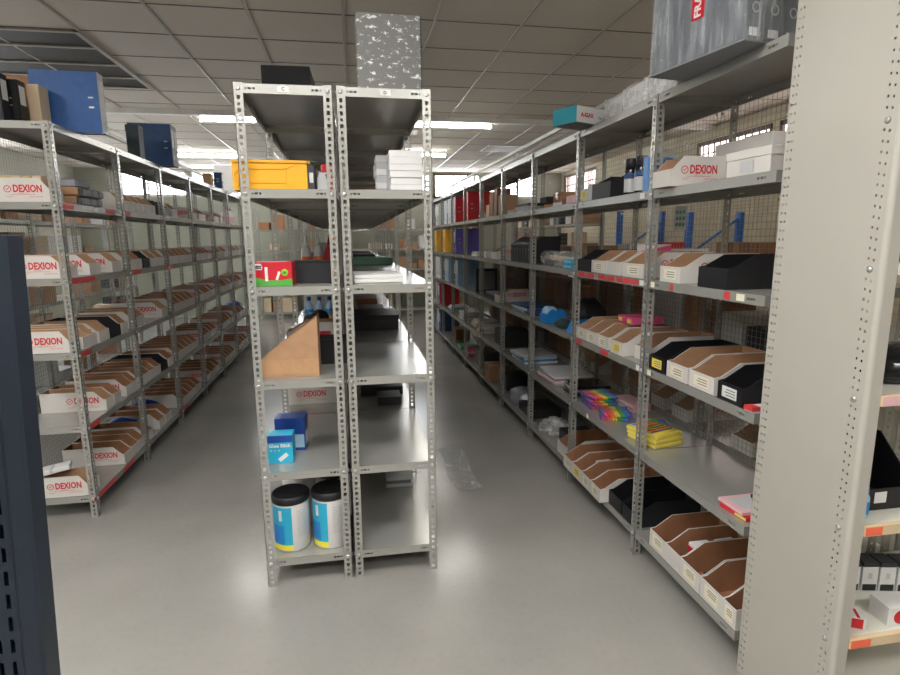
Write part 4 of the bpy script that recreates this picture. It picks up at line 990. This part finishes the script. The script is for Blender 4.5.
o = link('plastic_bag', lump_mesh(.24, .3, .13, 'silver_pack', 23, .25), None, (RX0+.13, 4.5, z6)); reg(o, 'grey crumpled plastic bag', 'bag', RR, 3, 6, 4.5)
o = carton('black_tray', None, None, .26, .3, .07, 'black_plastic', (RX0+.16, 4.17, z6), 0, False); reg(o, 'black low tray', 'tray', RR, 3, 6, 4.17)
o = carton('black_tray', None, None, .2, .16, .08, 'charcoal', (RX0+.2, 3.5, z6), 0, False); reg(o, 'charcoal low tray', 'tray', RR, 2, 6, 3.5)
rb_(2, 6, 3.26, 'deep', W=.2, H=.13, HF=.08)
o = link('plastic_bag', lump_mesh(.1, .08, .22, 'wrap_white', 27, .25), None, (RX0+.33, 3.80, z5)); reg(o, 'upright clear plastic bag', 'bag', RR, 2, 5, 3.85)
# bay 4 .. 8
for k, (y, h, m) in enumerate(((4.95, .21, 'card_brown'), (5.12, .29, 'wood'), (5.27, .26, 'card_brown'), (5.42, .14, 'cream_card'))):
    o = carton('cardboard_carton', None, None, .13, .13, h*.85, m, (RX0+.09, y, z2), 0, False); reg(o, 'brown carton' if m != 'cream_card' else 'cream carton', 'box', RR, 4, 2, y, 'cartons on right rack')
rb_(4, 3, 5.1, logo=True, W=.2); o = carton('small_box', None, None, .08, .09, .06, 'white_paper', (RX0+.06, 5.5, z3), 0, False); reg(o, 'small white box', 'box', RR, 4, 3, 5.5)
rb_(4, 4, 5.05, logo=True, W=.15, dx=.02); o = carton('black_tray', None, None, .26, .34, .06, 'charcoal', (RX0+.16, 5.32, z4), 0, False, lid='grey_board'); reg(o, 'dark flat tray with grey lid', 'tray', RR, 4, 4, 5.32)
o = carton('black_box', None, None, .26, .3, .15, 'black_plastic', (RX0+.17, 5.02, z5), 0, False); reg(o, 'large black box', 'box', RR, 4, 5, 5.02)
o = carton('brown_box', None, None, .2, .22, .16, 'card_brown', (RX0+.10, 5.32, z6), 0); reg(o, 'brown cardboard box', 'box', RR, 4, 6, 5.32)
o = carton('black_box', None, None, .24, .24, .13, 'charcoal', (RX0+.2, 4.98, z6), 0, False); reg(o, 'charcoal box', 'box', RR, 4, 6, 4.98)
pile(4, 6, 5.53, ['ivory', 'red'], 'cream and red pad', d=.12, w=.2)
for bay, lev, c0, n, m in ((5, 2, 6.31, 1, 'red'), (6, 2, 7.06, 2, 'red'), (6, 3, 7.06, 2, 'purple'), (6, 4, 6.96, 3, 'pale_blue'), (7, 2, 7.40, 7, 'white_paper'), (7, 3, 7.90, 2, 'yellow_card'), (7, 4, 7.62, 5, 'pale_blue'), (8, 3, 8.70, 2, 'yellow_card'), (8, 2, 8.4, 5, 'ivory'), (8, 4, 8.4, 5, 'white_paper'), (8, 5, 8.4, 5, 'red'), (8, 6, 8.4, 4, 'binder_navy')):
    for k in range(n):
        mm = m if (k == 0 or m in ('yellow_card',)) else RNG.choice([m, 'white_paper', 'pale_blue', 'charcoal'])
        cn = {'red': 'red', 'purple': 'purple', 'pale_blue': 'pale blue', 'white_paper': 'white', 'yellow_card': 'yellow', 'ivory': 'ivory', 'binder_navy': 'navy', 'charcoal': 'charcoal'}[mm]
        y = c0+k*.082
        o = binder(None, mm, (RX0+.012, y, HS[lev-1]+.001), 0, W=.30, H=.315, label_m=None if mm in ('red', 'purple', 'yellow_card') else 'white_paper'); reg(o, cn+' binder', 'binder', RR, bay, lev, y, 'upright binders on right rack')
o = link('grey_plastic_bag', lump_mesh(.16, .12, .06, 'light_grey', 31, .25), None, (RX0+.1, 5.75, z2)); reg(o, 'small pale plastic bag', 'bag', RR, 5, 2, 5.72)
for k, (bay, lev, y, mats, d) in enumerate(((5, 5, 6.075, ['cream_card', 'pale_pink', 'cream_card', 'white_paper'], 'pale paper pack'), (6, 5, 6.85, ['white_paper', 'light_grey', 'white_paper', 'white_paper'], 'white paper pack'), (5, 3, 6.1, ['white_paper', 'light_grey'], 'white card pack'), (6, 6, 6.6, ['pink', 'pale_pink', 'pink'], 'pink paper pack'), (6, 6, 7.0, ['mint', 'mint'], 'mint green paper pack'), (7, 5, 7.7, ['white_paper', 'pale_blue', 'white_paper'], 'pale paper pack'), (5, 5, 5.78, ['white_paper', 'cream_card', 'white_paper'], 'cream paper pack'))):
    pile(bay, lev, y, mats, d, d=.24, h=.022, name='paper_pack', cat='paper pack')
t = thing('picture_frame', 'dark picture frame standing on fourth shelf, sixth bay of right rack', 'frame', (RX0+.04, 6.0, z4), 0); fr = MB()
for a in ((0, .24, 0, .03), (0, .24, .23, .26), (0, .03, .03, .23), (.21, .24, .03, .23)): fr.box(a[0], a[1], -.01, .01, a[2], a[3])
part('frame', fr, 'charcoal', t); part('picture_backing', MB().box(.03, .21, -.003, .003, .03, .23), 'grey_board', t)
o = carton('wire_basket_box', None, None, .26, .3, .18, 'pen_grey', (RX0+.18, 5.95, z6), 0, False); reg(o, 'dark grey box', 'box', RR, 5, 6, 5.95)
o = carton('small_box', None, None, .2, .3, .15, 'wood', (RX0+.2, 7.7, z6), 0, False); reg(o, 'dark brown box', 'box', RR, 7, 6, 7.7)

# ------------------------------------------------------------------ near right shelving with the tall side panel
NX, NY0, NY1 = 1.3075, 1.188, 1.563
NL = [1.826, 1.463, 1.119, .749, .402, .06]
t = thing('panel_shelving', 'cream shelving with a tall perforated side panel at right edge', 'shelving', (NX, NY0, 0))
HP = 2.45
def side_panel(x, s):
    """flat sheet with folded, rounded edges; s=+1: edges fold to +x"""
    mb = MB(); D = NY1-NY0
    holes = []
    z = .03; k = 0
    while z < HP-.02:
        near_bolt = any(abs(z-(L-.015)) < .018 for L in NL)
        if not near_bolt:
            for v in (.028, .043): holes.append((z-.0032+(.004 if v > .03 else 0), z+.0032+(.004 if v > .03 else 0), v-.0026, v+.0026))
        for v in (D-.020, D-.034): holes.append((z-.0032, z+.0032, v-.0026, v+.0026))
        z += .0262; k += 1
    r = .012
    hs = [(a, b, c-r, d-r) for a, b, c, d in holes]
    mb.perf((0, r, 0), (0, 0, 1), (0, 1, 0), HP, D-2*r, -.0016, hs)
    for y0, sy in ((r, -1), (D-r, 1)):
        n = 6; i = len(mb.v)
        for q in range(n+1):
            a = PI/2*q/n; px, py = r-r*math.cos(a), y0+sy*r*math.sin(a)
            mb.v += [(px, py, 0), (px, py, HP)]
        for q in range(n): mb.f.append((i+2*q, i+2*q+2, i+2*q+3, i+2*q+1)); mb.m.append(0); mb.smooth.add(len(mb.f)-1)
        ye = y0+sy*r
        mb.box(r, r+.032, min(ye, ye-sy*.0016), max(ye, ye-sy*.0016), 0, HP)
    if s < 0: mb.v = [(-a, b, c) for a, b, c in mb.v]
    return part('side_panel', mb, 'panel_paint', t, (x, 0, 0))
side_panel(0, 1); side_panel(.95, -1)
for L in NL[:5]:
    q = Matrix.Translation((-.0003, .036, L-.015)) @ Matrix.Rotation(-PI/2, 4, 'Y'); part('bolt', MB().lathe([(.0085, 0), (.0075, .003), (.003, .0045)], 14, M=q), 'zinc', t)
for i, L in enumerate(NL):
    o = part('shelf', MB().box(.004, .946, .012, NY1-NY0-.012, L-.004, L).box(.004, .946, NY1-NY0-.016, NY1-NY0-.012, L-.03, L), 'laminate', t)
    part('edge_strip', MB().box(.046, .90, -.004, .0115, L-.028, L+.0005), 'beige_edge' if i in (2, 3, 4) else 'laminate', o)
for x in (.065, .12, .5, .56):
    mb = MB(); hs = [(z*.026+.01, z*.026+.018, .014, .022) for z in range(1, 90)]
    mb.perf((0, 0, 0), (0, 0, 1), (1, 0, 0), 2.4, .036, .002, hs); part('back_upright', mb, 'shelf_paint', t, (x, NY1-NY0+.003, 0))
def estick(x, L, m, w=.055, s=None):
    o = part('edge_sticker', MB().box(-w/2, w/2, -.0050, -.0041, L-.026, L-.002), m, t, (x, 0, 0)); o['label'] = 'orange sticker' if 'orange' in m else 'pale sticker'
    if s: lettering(s, .014, 'pen_grey', o, (-.004, -.0054, L-.02), FRONT, .0004)
estick(.074, NL[3], 'sticker_orange', .054); estick(.080, NL[4], 'sticker_orange', .066); estick(.30, NL[0], 'sticker_orange', .10)
estick(.085, NL[2], 'pale_pink', .075); estick(.16, NL[2], 'sticker_yellow', .05)
# goods on it
def nz(i): return NL[i]+.001
carton('cardboard_carton', 'large brown carton on the near right shelving, second shelf', 'box', .5, .26, .33, 'card_deep', (1.72, 1.40, nz(1)), 0)
carton('white_carton', 'pale carton on upper right edge shelf beyond the panel', 'box', .4, .28, .2, 'charcoal', (1.70, 1.38, nz(0)), 0, False)
o = link('black_plastic_bag', lump_mesh(.34, .22, .105, 'black_gloss', 41, .12), None, (1.60, 1.34, nz(2))); tag(o, 'glossy black plastic bag on the near right shelving', 'bag')
t2 = thing('black_bin', 'black open bin with white label on the near right shelving', 'storage bin', (1.503, 1.262, nz(3)), .0)
bb = MB(); bb.prism([(0, 0), (0, .065), (.12, .19), (.27, .19), (.27, 0)], 'x', -.087, -.083); bb.prism([(0, 0), (0, .065), (.12, .19), (.27, .19), (.27, 0)], 'x', .083, .087); bb.box(-.083, .083, 0, .004, 0, .065); bb.box(-.083, .083, .266, .27, 0, .19); bb.box(-.083, .083, .004, .266, 0, .004)
part('bin_body', bb, 'black_plastic', t2); part('front_label', MB().box(-.045, -.005, -.0012, -.0002, .022, .055), 'white_paper', t2)
t2 = thing('glue_bottle', 'small clear bottle with blue cap beside the black bin', 'bottle', (1.396, 1.238, nz(3))); part('bottle_body', MB().lathe([(.013, 0), (.014, .004), (.014, .06), (.010, .07)], 14), 'pale_blue', t2); part('cap', MB().lathe([(.011, .07), (.011, .088), (.006, .094), (.005, .105)], 14), 'deep_blue', t2); part('bottle_label', MB().lathe([(.0145, .012), (.0145, .05)], 14, cap=False), 'sky_blue', t2)
for k in range(7):
    t2 = thing('small_white_box', 'small white box with black base and patterned top, %s' % ['leftmost of the row', 'second from left', 'third from left', 'fourth from left', 'fifth from left', 'sixth from left', 'last of the row'][k]+', near right shelving', 'box', (1.445+k*.054, 1.43-.012*k, nz(4)), -.2, 'row of small white boxes')
    part('box_body', MB().rbox(-.025, .025, -.03, .03, 0, .085, .002), 'white_paper', t2); part('black_base_label', MB().box(-.021, .021, -.0308, -.0302, .004, .026), 'black_plastic', t2); part('patterned_top', MB().rbox(-.025, .025, -.03, .03, .0855, .10, .002), 'charcoal', t2); part('grey_print', MB().box(-.006, .006, -.0308, -.0302, .045, .065), 'light_grey', t2)
t2 = thing('red_white_packet', 'small white and red packet at the front of near right shelving', 'packet', (1.415, 1.245, nz(4)), -.5); part('packet_body', MB().rbox(-.03, .03, -.022, .022, 0, .036, .002), 'white_paper', t2); part('red_panel', MB().box(-.027, .022, -.0228, -.0222, .003, .033), 'red', t2); part('red_top_stripe', MB().box(.006, .014, -.0222, .0222, .0362, .0366), 'red', t2)
t2 = thing('white_carton', 'white carton with a red round mark, near right shelving front', 'box', (1.555, 1.245, nz(4)), -.1); part('carton_body', MB().rbox(-.045, .045, -.035, .035, 0, .06, .002), 'white_paper', t2); q = Matrix.Translation((-.005, -.0352, .028)) @ Matrix.Rotation(PI/2, 4, 'X'); part('round_mark', MB().lathe([(.022, 0), (.019, .0008), (.001, .0009)], 18, M=q), 'red', t2)

# ------------------------------------------------------------------ blue upright at the left edge
t = thing('rack_upright', 'dark blue slotted rack upright at the left edge', 'rack upright', (-.698, 1.0, 0)); t.rotation_euler = (0, .0485, 0)
hs = []
z = .05
while z < 1.50:
    for c in (.032, .053): hs.append((z, z+.028, c-.0036, c+.0036))
    z += .0445
HB = 1.548
col = MB()
col.perf((-.02, .012, 0), (0, 0, 1), (1, 0, 0), HB, .066, .003, hs)
col.prism([(.046, .012), (.046, .015), (.060, .001), (.083, .001), (.086, .004), (.086, .045), (.089, .045), (.089, .001), (.084, -.003), (.059, -.003)], 'z', 0, HB)
col.prism([(-.02, .012), (-.02, .045), (-.023, .045), (-.023, .012)], 'z', 0, HB)
col.box(-.02, .086, .041, .045, 0, HB)
part('column', col, 'dark_blue_steel', t)
part('foot_plate', MB().box(-.05, .11, -.03, .10, 0, .005), 'dark_blue_steel', t)
part('top_cap', MB().box(-.023, .089, .0, .045, HB, HB+.003), 'dark_blue_steel', t)

# ------------------------------------------------------------------ clear film left on the floor
import mathutils
bm = bmesh.new(); bmesh.ops.create_grid(bm, x_segments=24, y_segments=40, size=1)
for v in bm.verts:
    n = mathutils.noise.noise(Vector((v.co.x*3, v.co.y*4, 0)))+.5*mathutils.noise.noise(Vector((v.co.x*8, v.co.y*10, 3)))
    v.co = Vector((v.co.x*.085+.02*math.sin(v.co.y*3), v.co.y*.36, .004+.007*abs(n)))
for f in bm.faces: f.smooth = True
me = bpy.data.meshes.new('plastic_film'); bm.to_mesh(me); bm.free(); me.materials.append(MATS['floor_film'])
o = link('plastic_film', me, None, (.665, 3.52, 0), (0, 0, .05)); tag(o, 'strip of clear crumpled plastic film on floor right of middle rack', 'plastic film')

# ------------------------------------------------------------------ wire cages behind the side racks
def cage(label, x, y0, y1, z1, pitch=.027):
    t = thing('wire_mesh_fence', label, 'fence', (x, y0, 0), 0, 'wire mesh fences behind the racks')
    mb = MB(); r = .0007
    y = pitch/2
    while y < y1-y0: mb.box(-r, r, y-r, y+r, .05, z1); y += pitch
    z = .05+pitch
    while z < z1: mb.box(-r-.002, r-.002, 0, y1-y0, z-r, z+r); z += pitch
    part('wire_mesh', mb, 'mesh_wire', t)
    k = 0; yy = 0
    while yy <= y1-y0+.01:
        part('post', MB().box(.003, .02, yy-.016, yy+.016, 0, z1+.02), 'mesh_wire', t); yy += (y1-y0)/4
    part('rail', MB().box(.003, .02, 0, y1-y0, z1-.02, z1+.01), 'mesh_wire', t); part('rail', MB().box(.003, .02, 0, y1-y0, .04, .07), 'mesh_wire', t)
cage('wire mesh fence close behind the right rack', 1.715, 1.66, 9.8, 2.42)
cage('wire mesh fence close behind the left rack', -1.96, 2.6, 9.4, 2.42)

# ------------------------------------------------------------------ stores beyond the cages
def back_row(label, x0, x1, ys, nm, dens, seed, sx):
    shelving(label, x0, x1, ys, HS[1:])
    rg = random.Random(seed); mt = [('card_brown', 'brown'), ('card_deep', 'dark brown'), ('cream_card', 'cream'), ('white_paper', 'white'), ('wood', 'reddish'), ('charcoal', 'charcoal'), ('pale_pink', 'pale pink'), ('light_grey', 'grey')]
    for bay in range(len(ys)-1):
        for lev in range(2, 7):
            y = ys[bay]+.06
            while y < ys[bay+1]-.2:
                w = rg.uniform(.12, .3)
                if y+w > ys[bay+1]-.05: break
                if rg.random() < dens:
                    m, c = rg.choice(mt); h = rg.uniform(.08, .3)
                    o = carton('stock_carton', None, None, rg.uniform(.22, .34), w-.02, h, m, ((x0+x1)/2, y+w/2, HS[lev-1]+.001), rg.uniform(-.05, .05), m.startswith('card'))
                    reg(o, c+' stock carton', 'box', nm, bay, lev, y, 'cartons on the '+nm)
                y += w+.02
YB = [2.6+.8278*k for k in range(8)]
back_row('grey shelving with cartons inside the right wire cage', 3.15, 3.54, [7.5+.8278*k for k in range(5)], 'caged right shelving', .85, 5, 1)
back_row('grey shelving with cartons behind the left wire fence', -3.3, -2.92, [3.4+.8278*k for k in range(7)], 'caged left shelving', .6, 6, -1)
# low rack back to back with the right rack, seen through the fence
KX0, KX1 = 1.755, 2.135
KY = [1.70+.8278*k for k in range(8)]
UPS = (upright_mesh(False, 1.36), upright_mesh(True, 1.36))
shelving('low grey rack just behind the wire fence of the right rack', KX0, KX1, KY, HS[2:], ups=UPS)
for y, lev in ((2.93, 5), (2.70, 5), (3.13, 3), (2.2, 5), (3.8, 5), (2.30, 6), (2.95, 6)):
    bay = int((y-KY[0])/.8278)
    b = link('picking_bin', bin_mesh('white', .145), None, (KX0+.008, y, HS[lev-1]+.001)); link('printed_logo', LOGO, b, (.13, -.0733, .016), FRONT)
    reg(b, 'white cardboard bin behind wire', 'storage bin', 'caged low rack', bay, lev, y, 'bins behind the right fence')
rg = random.Random(3)
for bay in range(7):
    for lev in (3, 4, 5, 6):
        y = KY[bay]+.05
        while y < KY[bay+1]-.2:
            w = rg.uniform(.14, .34)
            if y+w > KY[bay+1]-.04: break
            if not (lev == 3 and (y < 2.35 or rg.random() < .45)) and not (lev in (3, 5, 6) and 1.9 < y+w/2 < 3.4) and not (lev == 5 and 3.55 < y+w/2 < 4.05):
                m, c = rg.choice([('card_brown', 'brown'), ('card_deep', 'dark brown'), ('wood', 'reddish'), ('charcoal', 'charcoal'), ('card_deep', 'dark brown'), ('white_paper', 'white')])
                h = rg.uniform(.12, .33) if lev > 3 else rg.uniform(.06, .16)
                o = carton('stock_carton', None, None, .30, w-.02, h, m, ((KX0+KX1)/2, y+w/2, HS[lev-1]+.001), 0, m.startswith('card')); reg(o, c+' stock carton', 'box', 'caged low rack', bay, lev, y, 'cartons on the caged low rack')
            y += w+.01
carton('cardboard_carton', 'dark brown carton on the low rack behind fence, left of panel', 'box', .26, .30, .16, 'card_deep', (1.95, 2.42, HS[2]+.001), 0)
carton('white_carton', 'flat white carton lying on the low rack behind the fence', 'box', .24, .3, .05, 'white_paper', (1.93, 2.80, HS[2]+.001), 0, False)
t = thing('red_bin', 'red plastic bin on the low rack behind the right fence', 'storage bin', (2.0, 3.28, HS[2]+.001)); part('bin_body', MB().rbox(-.06, .06, -.06, .06, 0, .15, .012), 'red', t); part('rim', MB().rbox(-.066, .066, -.066, .066, .14, .155, .012), 'red', t)
# pallet rack frames in blue
def pallet_frame(y, x0, label, H=1.9, W=.62):
    t = thing('pallet_rack_frame', label, 'pallet rack', (x0, y, 0), 0, 'blue pallet rack frames in the cage')
    for x in (0, W):
        part('column', MB().box(x-.03, x+.03, -.035, -.03, 0, H).box(x-.03, x-.026, -.03, .035, 0, H).box(x+.026, x+.03, -.03, .035, 0, H), 'blue_steel', t); part('foot_plate', MB().box(x-.06, x+.06, -.06, .06, 0, .006), 'blue_steel', t)
    z = .2; s = 1
    while z < H-.4:
        a, b2 = ((.03, z), (W-.03, z+.38)) if s % 2 == 0 else ((W-.03, z), (.03, z+.38))
        part('brace', MB().cyl((a[0], 0, a[1]), (b2[0], 0, b2[1]), .015, 8), 'blue_steel', t); z += .38; s += 1
pallet_frame(5.75, 3.72, 'nearer blue pallet rack frame behind the right fence', 1.80); pallet_frame(7.2, 3.62, 'farther blue pallet rack frame behind the right fence', 1.88)
t = thing('paper_notice', 'pale green paper notice on the wire fence behind right rack', 'notice', (1.7125, 2.73, 1.57)); part('paper', MB().box(-.001, 0, -.055, .055, 0, .12), 'mint' if False else 'white_paper', t)
ln = MB()
for r_ in range(3):
    for c_ in range(3): ln.box(-.0016, -.0011, .018-c_*.03-.012+.012, .036-c_*.03-.005+.008, .018+r_*.032, .036+r_*.032)
part('printing', ln, 'mint', t)

# shelving across the far end
yf = 11.35
def cross_row(label, x0, n, L=.9):
    o = thing('shelving_unit', label, 'shelving', (x0, yf, 0))
    for k in range(n+1):
        xx = k*L if k < n else k*L-FL
        link('upright', UPL, o, (xx, 0, 0)); link('upright', UPL, o, (xx, .36, 0))
    for k in range(n):
        for z in HS[1:]: link('shelf', shelf_mesh(L-.008, .39), o, (k*L+.004, .003, z))
cross_row('cream shelving across the far end of the store, full of cartons', -1.8, 5)
rg = random.Random(9)
for bay in range(5):
    for lev in range(2, 7):
        x = -1.8+bay*.9+.06
        while x < -1.8+bay*.9+.68:
            w = rg.uniform(.14, .3); m, c = rg.choice([('card_brown', 'brown'), ('cream_card', 'cream'), ('card_deep', 'dark brown'), ('white_paper', 'white')])
            if rg.random() < .7:
                o = carton('stock_carton', None, None, w-.02, .28, rg.uniform(.1, .3), m, (x+w/2, yf+.2, HS[lev-1]+.001), 0, m.startswith('card')); reg(o, c+' stock carton', 'box', 'far cross shelving', bay, lev, x, 'cartons on the far cross shelving')
            x += w+.02

finish_labels()

# ------------------------------------------------------------------ world and view
w = bpy.data.worlds.new('world'); S.world = w; w.use_nodes = True
w.node_tree.nodes['Background'].inputs['Color'].default_value = (.8, .88, 1, 1); w.node_tree.nodes['Background'].inputs['Strength'].default_value = 1.0
S.view_settings.view_transform = 'Standard'; S.view_settings.look = 'None'; S.view_settings.gamma = 1; S.view_settings.use_curve_mapping = False
S.view_settings.exposure = 0.22
